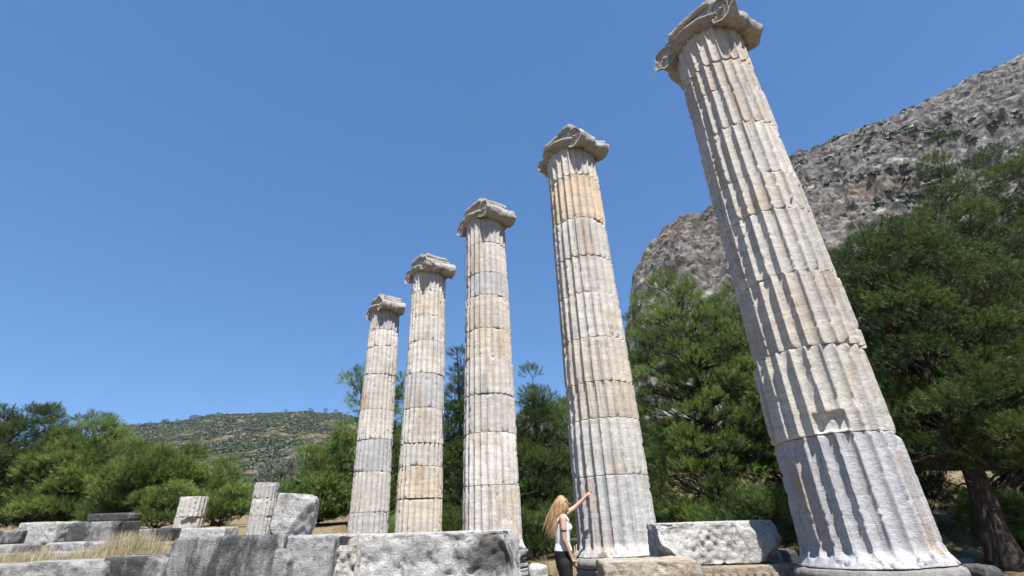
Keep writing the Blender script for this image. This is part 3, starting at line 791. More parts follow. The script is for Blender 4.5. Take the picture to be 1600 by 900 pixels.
def capital(root, z, seed, K=1.0, wear=1.0, missing=None, vh=.5):
    """Ionic capital: U along the row (volutes at both ends), V across it (bolsters run along V)"""
    cap = Buf()
    rr = float(shaft_r(np.array(7.9)))
    prof = [(rr * .9, -.02), (rr + .015, -.015), (rr + .03, .0), (rr + .02, .02), (rr + .05, .035), (rr + .10, .07), (rr + .115, .11), (rr + .09, .15), (rr - .05, .19), (0.02, .20)]
    def fe(V):
        e = .010 * nz(V, 9, seed) + .03 * wear * ss(.2, .5, nz(V, 5, seed + 1))
        r = np.hypot(V[:, 0], V[:, 1]); k = (r - e) / np.maximum(r, .01); V[:, :2] *= np.where(r > .2, k, 1)[:, None]; return V
    V, F = lathe(densify(prof, .02), 120, fe); V[:, 2] += z; cap.add(V, F)
    # canalis / abacus body
    V, F, h = box_surface(1.04, 2 * vh - .06, .34, .035)
    P = carve(V, h, .05, .022 * wear, seed + 3, fr=3.2, cuts=[(.75, .2, 1, .50), (-.8, -.1, 1, .50), (.1, 1, .9, .56)] if wear > .8 else ())
    side = np.clip(np.abs(P[:, 1]) / (vh - .03), 0, 1)
    sag = .07 * (np.cos(np.clip(P[:, 0] / .5, -1, 1) * np.pi / 2))            # body hangs lower in the middle of the face
    P[:, 2] += np.where(P[:, 2] < 0, -sag * side ** 4, 0)
    sc = 1 - .10 * np.sin(np.clip((P[:, 2] + .2) / .4, 0, 1) * np.pi) * side ** 6     # hollow of the canalis
    P[:, 1] *= sc
    P[:, 2] += z + .27 + .04 * nz(P, 2.2, seed + 7)
    cap.add(P, F)
    # thin abacus
    V, F, h = box_surface(.98, 2 * vh - .02, .12, .03)
    P = carve(V, h, .03, .03 * wear, seed + 5, fr=4, cuts=[(.8, .6, .2, .56), (-.7, -.8, 0, .60), (-.9, .6, 0, .58)])
    P[:, 2] += z + .50 + .04 * nz(P * [1, 1, 0], 2.6, seed + 8); cap.add(P, F)
    co = cap.build('capital', M_cap, root); co.rotation_euler = (0, 0, ROW)
    for s in (-1, 1):
        v = Buf(); vs = np.linspace(-vh, vh, 46); n = 56
        a = np.arange(n) * 2 * np.pi / n
        VV, AA = np.meshgrid(vs, a, indexing='ij')
        rad_ = .25 - .07 * np.cos(np.clip(VV / vh, -1, 1) * np.pi / 2) ** .8 + .018 * np.exp(-(VV / .05) ** 2) + .012 * np.exp(-((np.abs(VV) - .14) / .03) ** 2)
        rad_ = np.where(np.abs(VV) > vh - .04, rad_ * .97, rad_)
        X = s * .56 + rad_ * np.cos(AA); Z = z + .09 + rad_ * np.sin(AA)
        P = np.stack([X, VV, Z], -1)
        e = .012 * nz(P, 8, seed + 11) + wear * .065 * ss(.0, .5, nz(P, 3.2, seed + 13 + s)) + wear * .02 * np.clip(nz(P, 14, seed + 2), 0, 1)
        if missing == s: e = e + .13 * ss(.0, .5, VV)
        P[..., 0] = s * .56 + (rad_ - e) * np.cos(AA); P[..., 2] = z + .09 + (rad_ - e) * np.sin(AA)
        v.add(P.reshape(-1, 3), grid_faces(n, len(vs), True))
        for end, base, fl in ((-1, 0, 1), (1, (len(vs) - 1) * n, 0)):         # dished ends
            rings = []
            for f_, dp in ((1, 0), (.86, .0), (.82, .025), (.45, .028), (.15, .02), (.02, .012)):
                e2 = P[0 if end < 0 else -1]
                cx, cz = s * .56, z + .09
                rings.append(np.stack([cx + (e2[:, 0] - cx) * f_, e2[:, 1] - end * dp, cz + (e2[:, 2] - cz) * f_], -1))
            q = np.concatenate(rings); g = grid_faces(n, len(rings), True)
            v.add(q, g[:, ::-1] if fl else g)
        vo = v.build('volute', M_cap, root); vo.rotation_euler = (0, 0, ROW)
        sp = Buf()
        for end in (-1, 1):                                                   # raised spiral and its eye
            th = np.linspace(0, 2 * np.pi * 2.4, 90); r = .222 * np.exp(-th * .115)
            sg = -s
            pts = np.stack([s * .56 + sg * r * np.sin(th) , np.full(90, end * (vh - .012)), z + .09 + r * np.cos(th)], -1)
            pts += (nz(pts, 5, seed + 21) * .020)[:, None]
            sp.add(*tube(pts, .010 * (1 - .45 * np.linspace(0, 1, 90)), 7))
            th = np.arange(10) * .6283
            sp.add(*tube([(s * .56, end * (vh - .025), z + .09), (s * .56, end * (vh + .006), z + .09)], [.035, .026], 12))
        if missing != s: so = sp.build('spiral', M_cap, vo)

tints = [(1.0, .98, .95), (1.02, .97, .90), (.92, .93, .95), (1.05, 1.03, 1.0), (1.04, .96, .86), (.88, .89, .91), (.98, .96, .93), (1.08, 1.06, 1.03)]
LABC = ['nearest and largest fluted marble column, leaning tall at the right with its capital cut by the top edge',
        'second nearest fluted marble column, the one the woman points at',
        'middle one of the five standing fluted columns, rising behind the pale block',
        'fourth standing fluted column from the right, with crisp volute on its capital',
        'smallest and farthest of the five standing fluted columns']
for ci, (cx, cy) in enumerate(CP):
    root = empty('column', (cx, cy, 0)); tag(root, LABC[ci], 'column', 'standing marble columns in a row')
    _d = math.hypot(cx, cy); _th = [.11, .12, .10, .03, .08][ci] / 8.5      # the re-erected shafts lean a little
    root.rotation_euler = (-cx / _d * _th, -cy / _d * _th, 0)
    rs = np.random.RandomState(100 + ci)
    J = JOINTS[ci]; K = [18, 14, 12, 10, 10][ci]; step = [.022, .03, .035, .04, .045][ci]
    camA = math.atan2(-cy, -cx)                  # side that faces the path
    for k in range(len(J) - 1):
        bites = []
        for _ in range(rs.randint(1, 4)):
            bites.append((camA + rs.uniform(-1.6, 1.6), J[k] + SB + (rs.rand() < .5) * (J[k + 1] - J[k]) + rs.uniform(-.02, .02), rs.uniform(.04, .14), rs.uniform(.03, .09), rs.uniform(.02, .045)))
        notch = None; tint = tints[rs.randint(len(tints))]
        if ci == 0:
            tint = [(.87, .885, .93), (.98, .96, .93), (.98, .94, .89), (1.03, 1.01, .98), (1.0, .97, .93), (1.05, 1.03, 1.0), (1.0, .97, .95), (.95, .90, .84), (1.0, .95, .89)][k]
            if k == 1:
                notch = (camA + 0.08, .29, SB + 1.26, SB + 1.43, .105)
                bites.append((camA + .42, SB + 1.54, .16, .10, .035)); bites.append((camA - .12, SB + 1.52, .05, .12, .04))
            if k == 0: bites.append((camA - .95, SB + 1.20, .30, .10, .05))
            if k == 4: bites.append((camA + .9, SB + 4.1, .10, .12, .07))
        if ci == 1:
            tint = [(.93, .94, .96), (1.0, .99, .97), (.97, .92, .84), (1.03, .98, .91), (1.05, 1.03, 1.0), (1.02, 1.0, .97), (.95, .94, .93), (1.06, .93, .78), (1.03, 1.0, .95)][k]
            if k == 6: bites.append((camA + 1.0, SB + J[7], .22, .10, .08))
        rot = rs.uniform(-.02, .02); dof = (-.022, .01) if (ci, k) == (0, 1) else (0, 0)
        drum(root, J[k] + SB, J[k + 1] + SB, 10 * ci + k * 7 + 3, K, step, tint, rot=rot, off=tuple(rs.uniform(-.010, .010, 2) + np.array(dof)), rs_=rs.uniform(.990, 1.006),
             r_fn=lambda z: shaft_r(z - SB), foot=(k == 0), notch=notch, bites=bites, worn=[.85, .8, 1.0, 1.1, 1.2][ci], fd=[.106, .108, .105, .10, .10][ci])
    # Asiatic-Ionic base: torus, two fluted discs, plinth
    base_disc(root, [(.2, 0), (.70, 0), (.735, -.012), (.75, -.05), (.745, -.10), (.72, -.125), (.69, -.135), (.2, -.135)], SB - .004, ci * 9 + 1, 'torus', M_base, .016)
    base_disc(root, [(.2, 0), (.69, 0), (.71, -.02), (.68, -.05), (.67, -.075), (.70, -.10), (.76, -.115), (.785, -.14), (.77, -.17), (.2, -.175)], SB - .142, ci * 9 + 2, 'scotia', M_base, .012)
    base_disc(root, [(.2, 0), (.77, 0), (.80, -.02), (.78, -.05), (.80, -.08), (.82, -.11), (.80, -.14), (.2, -.145)], SB - .320, ci * 9 + 3, 'lower_torus', M_base, .016)
    p = stone('plinth', (1.72, 1.72, .36), (0, 0, -.01), ROW, mat=M_base, rnd=.05, amp=.03, seed=ci + 50, parent=root, step=.06)
    capital(root, SB + J[-1], 200 + ci * 31, wear=[1.0, 1.05, 1.0, .7, 1.0][ci], missing=[None, 1, None, None, None][ci], vh=[.47, .42, .47, .53, .46][ci])

# ------------------------------------------------------------------ fallen blocks
_f, _s, _c = FPX, math.sin(ROLL), math.cos(ROLL)
def at(px, py, Y):
    """world point at forward distance Y seen at photo pixel (px, py)"""
    X = px - 800; W = 450 - py
    u = _c * X + _s * W; v = -_s * X + _c * W
    r = _r0 * u + _u0 * v + _f0 * _f
    return Vector((0, 0, CAMH)) + r * (Y / r.y)
def blk(name, px0, px1, pt, Y, depth, zb, label, mat=M_mid, pb=None, **kw):
    a = at(px0, pt, Y); b = at(px1, pt, Y)
    zt = (a.z + b.z) / 2
    if pb is not None: zb = at((px0 + px1) / 2, pb, Y).z
    return stone(name, (b.x - a.x, depth, zt - zb), ((a.x + b.x) / 2, Y + depth / 2, zb), mat=mat, label=label, **kw)

def pit(f, amp, seed, lo=-.1, hi=.5, region=None):
    def g(P):
        m = 1 if region is None else region(P)
        return -amp * np.clip(ss(lo, hi, fbm(P, f, 3, seed)), 0, 1) * m
    return g
blk('stone_block', 255, 444, 838, 5.0, .60, -.05, 'big block with a smooth dark grey weathered face, leftmost of the tall wall blocks', M_dark, seed=301, rnd=.025, amp=.012, step=.022, cuts=[(-.9, -.45, .1, .60), (.75, -.3, .65, 1.02), (-.7, -.2, .55, .80)], tint=(1.1, 1.1, 1.12))
blk('stone_block', 450, 523, 836, 5.02, .55, -.05, 'narrow grey block wedged between the dark faced and the long pale block', M_mid, seed=302, rnd=.05, amp=.03, step=.02, cuts=[(.9, -.6, -.1, .28), (.8, 0, .5, .62)], tint=(1.1, 1.1, 1.12))
blk('stone_fragment', 428, 452, 858, 4.85, .16, .5, 'small split fragment leaning in the joint between dark and narrow grey blocks', M_mid, seed=303, rnd=.03, amp=.02, step=.02, cuts=[(.7, 0, .6, .20)], cat='stone')
blk('stone_block', 519, 570, 835, 5.12, .60, .5, 'rough pitted stone end showing left of the long pale block', M_pale, seed=304, rnd=.04, amp=.04, step=.02, rough=pit(7, .05, 5), tint=(1, .96, .9))
blk('stone_block', 556, 812, 832, 4.98, .75, -.05, 'long pale pitted block with a dark weathered hollow, in front of the middle column', M_palest, seed=305, rnd=.045, amp=.022, step=.018,
    rough=lambda P: pit(6, .028, 8)(P) - .075 * ss(.0, .4, fbm(P, 3.2, 4, 12) + .45 * np.exp(-((P[:, 0] - .50) ** 2 + (P[:, 2] - .42) ** 2) / .05)) * np.exp(-((P[:, 0] - .50) ** 2 + (P[:, 2] - .38) ** 2) / .07),
    cuts=[(1, -.25, .25, .80), (.7, 0, .7, .92), (1, -.3, -.1, .76)], flat_top=.12)
# low front row
blk('stone_block', -120, -5, 886, 5.3, .6, -.05, 'low flat grey block cut by the left edge of the photo', M_mid, seed=306, rnd=.05, amp=.03, step=.03)
blk('stone_block', -2, 104, 880, 5.35, .55, -.05, 'low flat block with pale top, left end of the visible front row', M_mid, seed=307, rnd=.05, amp=.03, step=.025, cuts=[(.8, -.5, .6, .62)])
blk('stone_block', 100, 163, 878, 5.30, .5, -.05, 'low rounded rough block, second from the left in the front row', M_mid, seed=308, rnd=.09, amp=.035, step=.02, cuts=[(-.6, -.4, .8, .62)], tint=(1.1, 1.1, 1.1))
blk('stone_block', 159, 252, 870, 5.40, .6, -.05, 'low dark grey block left of the tall dark faced block', M_dark, seed=309, rnd=.05, amp=.03, step=.022, cuts=[(-.5, -.5, .8, .70)], tint=(1.1, 1.1, 1.1))
# upright fragment on the wall
o = blk('broken_block', 427, 484, 772, 5.15, .30, 1.25, 'upright broken white block standing on top of the wall blocks', M_pale, seed=310, rnd=.03, amp=.02, step=.012,
        cuts=[(.55, -.75, -.35, .15), (.9, -.1, -.35, .20), (-.75, -.5, .15, .25), (.3, -1, .45, .20, .03), (.95, -.2, .3, .24)], tint=(1.12, 1.11, 1.1), rz=.12)
o.rotation_euler = (R(-3), R(4), R(8))
# blocks on the terrace
blk('stone_block', 30, 92, 816, 13.0, .8, 0, 'pale squared block with slanting sides, left on the grassy terrace', M_pale, pb=851, seed=311, rnd=.05, amp=.04, step=.04, cuts=[(.9, -.1, -.42, .60), (-.9, -.1, .5, .66)])
blk('stone_block', -8, 27, 829, 12.7, .7, 0, 'dark low block at the left edge beside the pale slanting block', M_dark, pb=851, seed=312, rnd=.06, amp=.04, step=.04)
blk('stone_block', 108, 186, 815, 12.6, .8, 0, 'dark grey block on the terrace carrying a smaller slab', M_dark, pb=851, tint=(.8,.8,.8), seed=313, rnd=.04, amp=.03, step=.035, cuts=[(-.9, -.1, -.4, .72), (.95, -.1, -.3, .74)])
blk('stone_slab', 138, 196, 802, 12.8, .6, 0, 'broken slab resting on top of the dark terrace block', M_dark, pb=814.5, seed=314, rnd=.04, amp=.03, step=.03, cat='stone slab')
blk('stone_block', 72, 136, 847, 11.4, .5, 0, 'low wide grey block half sunk in the grass before the two terrace blocks', M_mid, pb=866, seed=315, rnd=.06, amp=.04, step=.035)
blk('stone_block', 137, 176, 846, 11.2, .4, 0, 'small rounded grey stone right of the low sunk block', M_mid, pb=866, seed=316, rnd=.10, amp=.05, step=.03)
blk('stone_slab', -30, 128, 864, 9.5, .5, 0, 'long thin kerb slab lying flat in the dry grass', M_mid, pb=875, seed=317, rnd=.03, amp=.02, step=.04, cat='stone slab')
blk('stone_block', 82, 101, 832, 14.5, .4, 0, 'small rubble stone between the pale and the dark terrace blocks', M_mid, pb=848, seed=318, rnd=.09, amp=.05, step=.03)
blk('stone_slab', 212, 266, 826, 15.5, .7, 0, 'grey flat slab behind the tall dry grass', M_dark, pb=846, seed=319, rnd=.05, amp=.03, step=.04, cat='stone slab')
blk('stone_slab', 268, 352, 825, 16.0, .8, 0, 'pale flat slab at the foot of the broken column stump', M_pale, pb=842, seed=320, rnd=.05, amp=.03, step=.035, cat='stone slab')
blk('stone_block', -60, 20, 852, 11.0, .7, 0, 'flat grey block at the left edge below the dark one', M_mid, pb=872, seed=321, rnd=.05, amp=.03, step=.04)
# stumps of two more columns
def stump(pxc, ys, Y, r, label, seed, damage=None):
    p = at(pxc, ys[-1], Y); zz = [at(pxc, y, Y).z for y in ys][::-1]
    root = empty('column_stump', (p.x, p.y, 0)); tag(root, label, 'column stump')
    rs = np.random.RandomState(seed)
    zz[0] = float(ground_z(p.x, p.y)) - .1
    for k in range(len(zz) - 1):
        bt = [(math.atan2(-p.y, -p.x) + rs.uniform(-1, 1), zz[k + 1], .2, .12, .06)]
        if damage and k == 0: bt += damage
        drum(root, zz[k], zz[k + 1], seed + k * 5, 10, .035, [(.86, .86, .86), (.95, .94, .92), (.84, .84, .84)][k % 3], r_fn=lambda z: 0 * z + r, bites=bt, fd=.085, worn=1.4, nf=20, off=tuple(rs.uniform(-.02, .02, 2)))
stump(291, [777, 808, 836], 20.0, .50, 'short broken fluted stump of two drums at the left, with a brownish broken side', 401, damage=[(-1.0, 1.55, .35, .35, .12)])
stump(401, [755, 779, 807, 850], 20.0, .45, 'slim fluted stump of three drums left of the upright broken block', 411)
# right-hand fallen pieces
blk('broken_block', 1030, 1218, 815, 6.4, .75, .80, 'large broken pale block with coarsely tooled face, lying between the two nearest columns', M_pale, seed=330, rnd=.04, amp=.02, step=.016,
    rough=lambda P: -.028 * np.clip(nz(P, 15, 3) + .35, 0, 1.2) * ss(-.40, .1, -P[:, 0] + .25 * nz(P, 3, 4)),
    cuts=[(-.8, -.35, -.75, .56), (.6, -.5, -.80, .52, .02), (.85, -.8, .1, .74, .025), (.25, -.9, .62, .44, .02), (-.3, -.9, .3, .44, .02), (1, .2, -.35, .68)], tint=(1.08, 1.06, 1.03))
blk('stone_slab', 942, 1100, 876, 5.9, .62, .40, 'cream coloured slab under the left end of the broken block', M_warm, seed=331, rnd=.05, amp=.03, step=.02, rough=pit(6, .03, 15), cat='stone slab', tint=(1.1, 1.08, 1.05))
# carved cornice fragment with a row of teeth
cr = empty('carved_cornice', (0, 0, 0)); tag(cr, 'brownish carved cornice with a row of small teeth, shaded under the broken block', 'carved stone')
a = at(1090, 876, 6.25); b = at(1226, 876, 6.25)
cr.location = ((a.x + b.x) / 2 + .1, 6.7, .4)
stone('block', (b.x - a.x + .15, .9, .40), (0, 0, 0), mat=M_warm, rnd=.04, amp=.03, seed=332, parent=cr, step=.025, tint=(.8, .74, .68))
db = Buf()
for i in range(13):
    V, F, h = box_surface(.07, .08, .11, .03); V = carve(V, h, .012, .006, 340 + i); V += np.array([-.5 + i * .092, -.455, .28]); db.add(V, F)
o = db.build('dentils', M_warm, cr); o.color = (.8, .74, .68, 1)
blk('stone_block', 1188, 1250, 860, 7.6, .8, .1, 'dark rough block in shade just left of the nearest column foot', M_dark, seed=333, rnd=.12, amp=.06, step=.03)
blk('stone_block', 826, 856, 884, 9.9, .7, 0, 'rounded pale block at the right foot of the middle column', M_pale, seed=334, rnd=.12, amp=.03, step=.03)
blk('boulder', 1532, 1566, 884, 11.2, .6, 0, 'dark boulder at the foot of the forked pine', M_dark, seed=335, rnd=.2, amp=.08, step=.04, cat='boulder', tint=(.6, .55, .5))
rub = None
rs = np.random.RandomState(5)
RUBL = 'small whitish rubble stone among the dry grass right of the nearest column foot'
for i in range(16):
    p = at(rs.uniform(1490, 1600), 870, rs.uniform(13.2, 17.5)); s = rs.uniform(.14, .36)
    if rub is None:
        rub = stone('rubble_stone', (1, .8, .55), (0, 0, 0), mat=M_pale, rnd=.2, amp=.10, seed=350, step=.09, cuts=[(.5, .5, .6, .4), (-.8, .2, .3, .4)]); o = rub
    else: o = rub.copy(); col.objects.link(o)
    o.location = (p.x, p.y, float(ground_z(p.x, p.y)) - .04); o.scale = (s, s, s * rs.uniform(.7, 1.2)); o.rotation_euler = (0, 0, rs.rand() * 6)
    tag(o, RUBL, 'stone', 'rubble stones beyond the nearest column')

# ------------------------------------------------------------------ dry grass
def grass_patch(name, spots, seed, label, ca=(.27, .23, .13), cb=(.50, .44, .28)):
    """spots: (x, y, radius, n blades, height)"""
    rs = np.random.RandomState(seed); VV, FF, TT = [], [], []; n0 = 0
    for (x, y, r, n, h) in spots:
        tx = rs.normal(size=(n, 2)) * r * .5
        cl = rs.normal(size=(max(3, n // 35), 2)) * r * .5; k = rs.randint(len(cl), size=n)
        tx = cl[k] + rs.normal(size=(n, 2)) * .05
        px, py = x + tx[:, 0], y + tx[:, 1]; pz = ground_z(px, py) - .02
        hh = h * rs.uniform(.45, 1.1, n); az = rs.rand(n) * 6.283; ln = rs.uniform(.05, .45, n) * hh
        w = rs.uniform(.002, .005, n); wd = np.stack([-np.sin(az), np.cos(az)], -1)
        seg = []
        for t in (0, .4, .75, 1.0):
            c = np.stack([px + np.cos(az) * ln * t * t, py + np.sin(az) * ln * t * t, pz + hh * t], -1)
            ww = (w * (1 - .8 * t))[:, None]
            seg.append(np.stack([c - np.c_[wd * ww, 0 * w], c + np.c_[wd * ww, 0 * w]], 1))
        S = np.stack(seg, 1).reshape(n, 8, 3)
        VV.append(S.reshape(-1, 3))
        q = np.array([(0, 1, 3, 2), (2, 3, 5, 4), (4, 5, 7, 6)])
        FF.append((q[None] + (np.arange(n) * 8)[:, None, None]).reshape(-1, 4) + n0); n0 += n * 8
        TT.append(np.repeat(rs.rand(n), 8))
    T = np.concatenate(TT)
    m = bpy.data.materials.get('dry_grass_' + name) or foliage_mat('dry_grass_' + name, ca, cb, .3)
    tag(mesh_np(name, np.concatenate(VV), np.concatenate(FF), m, None, False, np.stack([T, T * 0, T], -1)), label, 'grass', kind='stuff')
gs = []
rs = np.random.RandomState(9)
for (p0, p1, Y0, Y1, n, h) in [(-20, 75, 6.6, 10, 16, .26), (70, 140, 6.5, 8.5, 12, .16), (140, 250, 6.8, 10.5, 30, .27), (180, 225, 8.0, 9.5, 12, .50), (-20, 250, 6.3, 7.5, 24, .18), (60, 250, 11.5, 15, 10, .35)]:
    for _ in range(n):
        Y = rs.uniform(Y0, Y1); p = at(rs.uniform(p0, p1), 850, Y); gs.append((p.x, Y, .28, 260, h * rs.uniform(.5, .9)))
grass_patch('dry_grass', gs, 3, 'straw coloured dry grass growing among the terrace blocks on the left')
gs = []
for _ in range(150):
    Y = rs.uniform(13, 40); p = at(rs.uniform(1430, 1620), 850, Y); gs.append((p.x, Y, .8, 170, .32))
for _ in range(40):
    Y = rs.uniform(12, 19); p = at(rs.uniform(815, 1240), 850, Y); gs.append((p.x, Y, .5, 130, .35))
grass_patch('meadow_grass', gs, 4, 'dry grass on the slope behind the columns', ca=(.17, .15, .07), cb=(.36, .30, .17))

# ------------------------------------------------------------------ woman
def skin_chain(name, pts, edges, mat=None, parent=None, extra=None, voxel=.008, smooth_it=2, sub=2, root_i=0):
    """skin surface over a skeleton, fused with extra blobs into one continuous mesh"""
    b = Buf()
    for (i0, i1) in edges:
        a, c = np.array(pts[i0][:3], float), np.array(pts[i1][:3], float)
        ra, rc = [r if isinstance(r, tuple) else (r, r) for r in (pts[i0][3], pts[i1][3])]
        ax = (c - a); L = np.linalg.norm(ax); ax /= L
        ex = np.array([1.0, 0, 0]) - ax * ax[0]
        if np.linalg.norm(ex) < .3: ex = np.array([0, 0, 1.0]) - ax * ax[2]
        ex /= np.linalg.norm(ex); ey = np.cross(ax, ex); th = np.arange(20) * 2 * np.pi / 20
        rings = []
        seq = [(-math.cos(q), 0, max(math.sin(q), .02)) for q in np.linspace(0, math.pi / 2, 5)] + [(0, t, 1) for t in np.linspace(0, 1, 6)[1:-1]] + [(math.sin(q), 1, max(math.cos(q), .02)) for q in np.linspace(0, math.pi / 2, 5)]
        for (e, t, m) in seq:
            rx = ra[0] + (rc[0] - ra[0]) * t; ry = ra[1] + (rc[1] - ra[1]) * t
            cen = a + ax * (L * t + e * min(rx, ry) * .9)
            rings.append(cen + ex * (rx * m * np.cos(th))[:, None] + ey * (ry * m * np.sin(th))[:, None])
        Vv = np.concatenate(rings); k = len(seq); F = [grid_faces(20, k, True)]
        n0 = len(Vv); Vv = np.vstack([Vv, rings[0].mean(0), rings[-1].mean(0)]); ii = np.arange(20); jj = (ii + 1) % 20
        F.append(np.stack([jj, ii, np.full(20, n0)], -1)); F.append(np.stack([ii + (k - 1) * 20, jj + (k - 1) * 20, np.full(20, n0 + 1)], -1))
        b.add(Vv, F)
    for (cx, cy, cz, rx, ry, rz, tilt) in (extra or []):
        prof = [(math.sin(a) + 1e-4, -math.cos(a)) for a in np.linspace(0, math.pi, 15)]
        S, Fq = lathe(prof, 20); S = S * [rx, ry, rz]
        ii = np.arange(20); jj = (ii + 1) % 20; nn_ = len(S); S = np.vstack([S, [0, 0, -rz], [0, 0, rz]])
        Fq = [Fq, np.stack([jj, ii, np.full(20, nn_)], -1), np.stack([ii + nn_ - 20, jj + nn_ - 20, np.full(20, nn_ + 1)], -1)]
        ct, st = math.cos(tilt), math.sin(tilt)
        S = np.stack([S[:, 0] * ct + S[:, 2] * st, S[:, 1], -S[:, 0] * st + S[:, 2] * ct], -1) + [cx, cy, cz]
        b.add(S, Fq)
    o = b.build(name, mat, parent)
    r = o.modifiers.new('remesh', 'REMESH'); r.mode = 'VOXEL'; r.voxel_size = voxel; r.use_smooth_shade = True
    sm = o.modifiers.new('smooth', 'SMOOTH'); sm.iterations = smooth_it; sm.factor = .5
    dg = bpy.context.evaluated_depsgraph_get(); m3 = bpy.data.meshes.new_from_object(o.evaluated_get(dg))
    o.modifiers.clear(); o.data = m3; m3.name = name
    for p in m3.polygons: p.use_smooth = True
    if mat and not m3.materials: m3.materials.append(mat)
    return o

M_skin = plain('skin', (.42, .245, .175), .5, .35, .06); M_skin.node_tree.nodes['Principled BSDF'].inputs['Subsurface Weight'].default_value = .08
M_top = plain('white_cotton', (.62, .62, .635), .85, .1, .03)
M_trs = plain('black_trousers_cloth', (.014, .014, .016), .8, .2, .2)
M_glass = plain('dark_sunglasses', (.012, .010, .010), .15, .6, .1)
M_band = plain('dark_armband', (.05, .035, .04), .7, .2, .2)
M_shoe = plain('dark_shoe', (.03, .025, .022), .6, .3, .2)
M_cane = plain('cane', (.34, .28, .14), .55, .3, .25, 20)
tH = NT('blonde_hair'); aH = tH.N('ShaderNodeAttribute', attribute_name='tint'); sH = tH.N('ShaderNodeSeparateColor'); tH.L(aH.outputs['Color'], sH.inputs[0])
M_hair = tH.fin(tH.mix(sH.outputs[0], (.17, .095, .045), (.48, .33, .18)), .42, .45)

WX, WY = .595, 7.72
w = empty('person', (WX, WY, 0), R(8))
tag(w, 'woman with long blonde hair, white tank top and black trousers, pointing at the second column', 'person')
# skeleton: faces local +x, her right side (-y) is towards the path
S = [(0, 0, .90, (.115, .145)), (.0, 0, 1.02, (.088, .115)), (.005, 0, 1.14, (.095, .12)), (.015, 0, 1.26, (.10, .125)), (.0, 0, 1.345, (.065, .10)), (.0, 0, 1.40, .046), (.012, 0, 1.45, .044),   # 0-6
     (.0, -.145, 1.335, .050), (-.012, -.175, 1.22, .041), (-.012, -.185, 1.08, .034), (.035, -.185, .965, .029), (.075, -.18, .855, .021), (.092, -.18, .815, .023),                    # 7-12 right arm
     (.03, .14, 1.365, .048), (.14, .165, 1.425, .040), (.25, .165, 1.485, .034), (.345, .155, 1.56, .028), (.425, .135, 1.63, .020), (.465, .13, 1.66, .024),                        # 13-18 left arm
     (0, -.085, .80, .085), (.01, -.09, .62, .070), (.0, -.095, .46, .052), (-.015, -.095, .32, .052), (-.03, -.095, .10, .034), (-.03, -.095, .04, .034), (.07, -.10, .025, .028), (.14, -.10, .02, .022),   # 19-26
     (0, .085, .80, .085), (.03, .09, .62, .070), (.03, .095, .46, .052), (.01, .095, .32, .052), (0, .095, .10, .034), (0, .095, .04, .034), (.10, .10, .025, .028), (.17, .10, .02, .022)]             # 27-34
Eg = [(0, 1), (1, 2), (2, 3), (3, 4), (4, 5), (5, 6), (4, 7), (7, 8), (8, 9), (9, 10), (10, 11), (11, 12), (4, 13), (13, 14), (14, 15), (15, 16), (16, 17), (17, 18),
      (0, 19), (19, 20), (20, 21), (21, 22), (22, 23), (23, 24), (24, 25), (25, 26), (0, 27), (27, 28), (28, 29), (29, 30), (30, 31), (31, 32), (32, 33), (33, 34)]
ht = -.30                                    # head tilted back, looking up
hx, hz_ = .030, 1.535
blobs = [(hx, 0, hz_, .092, .074, .112, ht), (hx + .035, 0, hz_ - .055, .058, .052, .062, ht),               # skull, jaw
         (hx + .098, 0, hz_ + .005, .014, .012, .026, ht - .3), (hx + .080, 0, hz_ - .040, .016, .024, .012, ht), (hx + .074, 0, hz_ - .088, .020, .022, .018, ht),   # nose, mouth, chin
         (hx + .078, .030, hz_ + .030, .012, .018, .012, ht), (hx + .078, -.030, hz_ + .030, .012, .018, .012, ht),
         (hx - .005, -.075, hz_ - .005, .018, .008, .030, ht), (hx - .005, .075, hz_ - .005, .018, .008, .030, ht)]
fingers = []
def blob_chain(pts, r0, r1):
    out = []
    pts = [np.array(p) for p in pts]
    for a, b in zip(pts[:-1], pts[1:]):
        k = max(2, int(np.linalg.norm(b - a) / .006))
        for i in range(k): out.append(a + (b - a) * i / k)
    out.append(pts[-1])
    return [(p[0], p[1], p[2], r0 + (r1 - r0) * i / len(out),) * 1 + (r0 + (r1 - r0) * i / len(out), r0 + (r1 - r0) * i / len(out), 0) for i, p in enumerate(out)]
# left hand: palm, index pointing, the others curled, thumb out of the side
blobs.append((.475, .13, 1.668, .034, .014, .026, -.7))
blobs += blob_chain([(.497, .125, 1.690), (.525, .122, 1.712), (.560, .118, 1.738)], .0078, .0062)
for i, dy in enumerate((.010, .020, .029)):
    blobs += blob_chain([(.500 - i * .004, .125 + dy, 1.682 - i * .006), (.530 - i * .006, .122 + dy, 1.695 - i * .008), (.532 - i * .006, .118 + dy, 1.672 - i * .006), (.512 - i * .004, .116 + dy, 1.662 - i * .006)], .0076, .0062)
blobs += blob_chain([(.470, .118, 1.655), (.498, .108, 1.655), (.520, .106, 1.662)], .0085, .0066)
# right hand: closed round the cane
cx_, cy_, cz_ = .118, -.185, .795
blobs.append((.100, -.172, .795, .020, .014, .036, .1))
for i in range(4):
    zf = .822 - i * .0185
    blobs += blob_chain([(.100, -.176, zf), (.122, -.163, zf - .002), (.140, -.178, zf - .004), (.132, -.198, zf - .004), (.112, -.200, zf - .003)], .0080, .0064)
blobs += blob_chain([(.092, -.186, .830), (.104, -.203, .822), (.126, -.208, .812)], .0085, .0068)
skin_chain('body', S, Eg, M_skin, w, blobs, voxel=.0055, smooth_it=2)
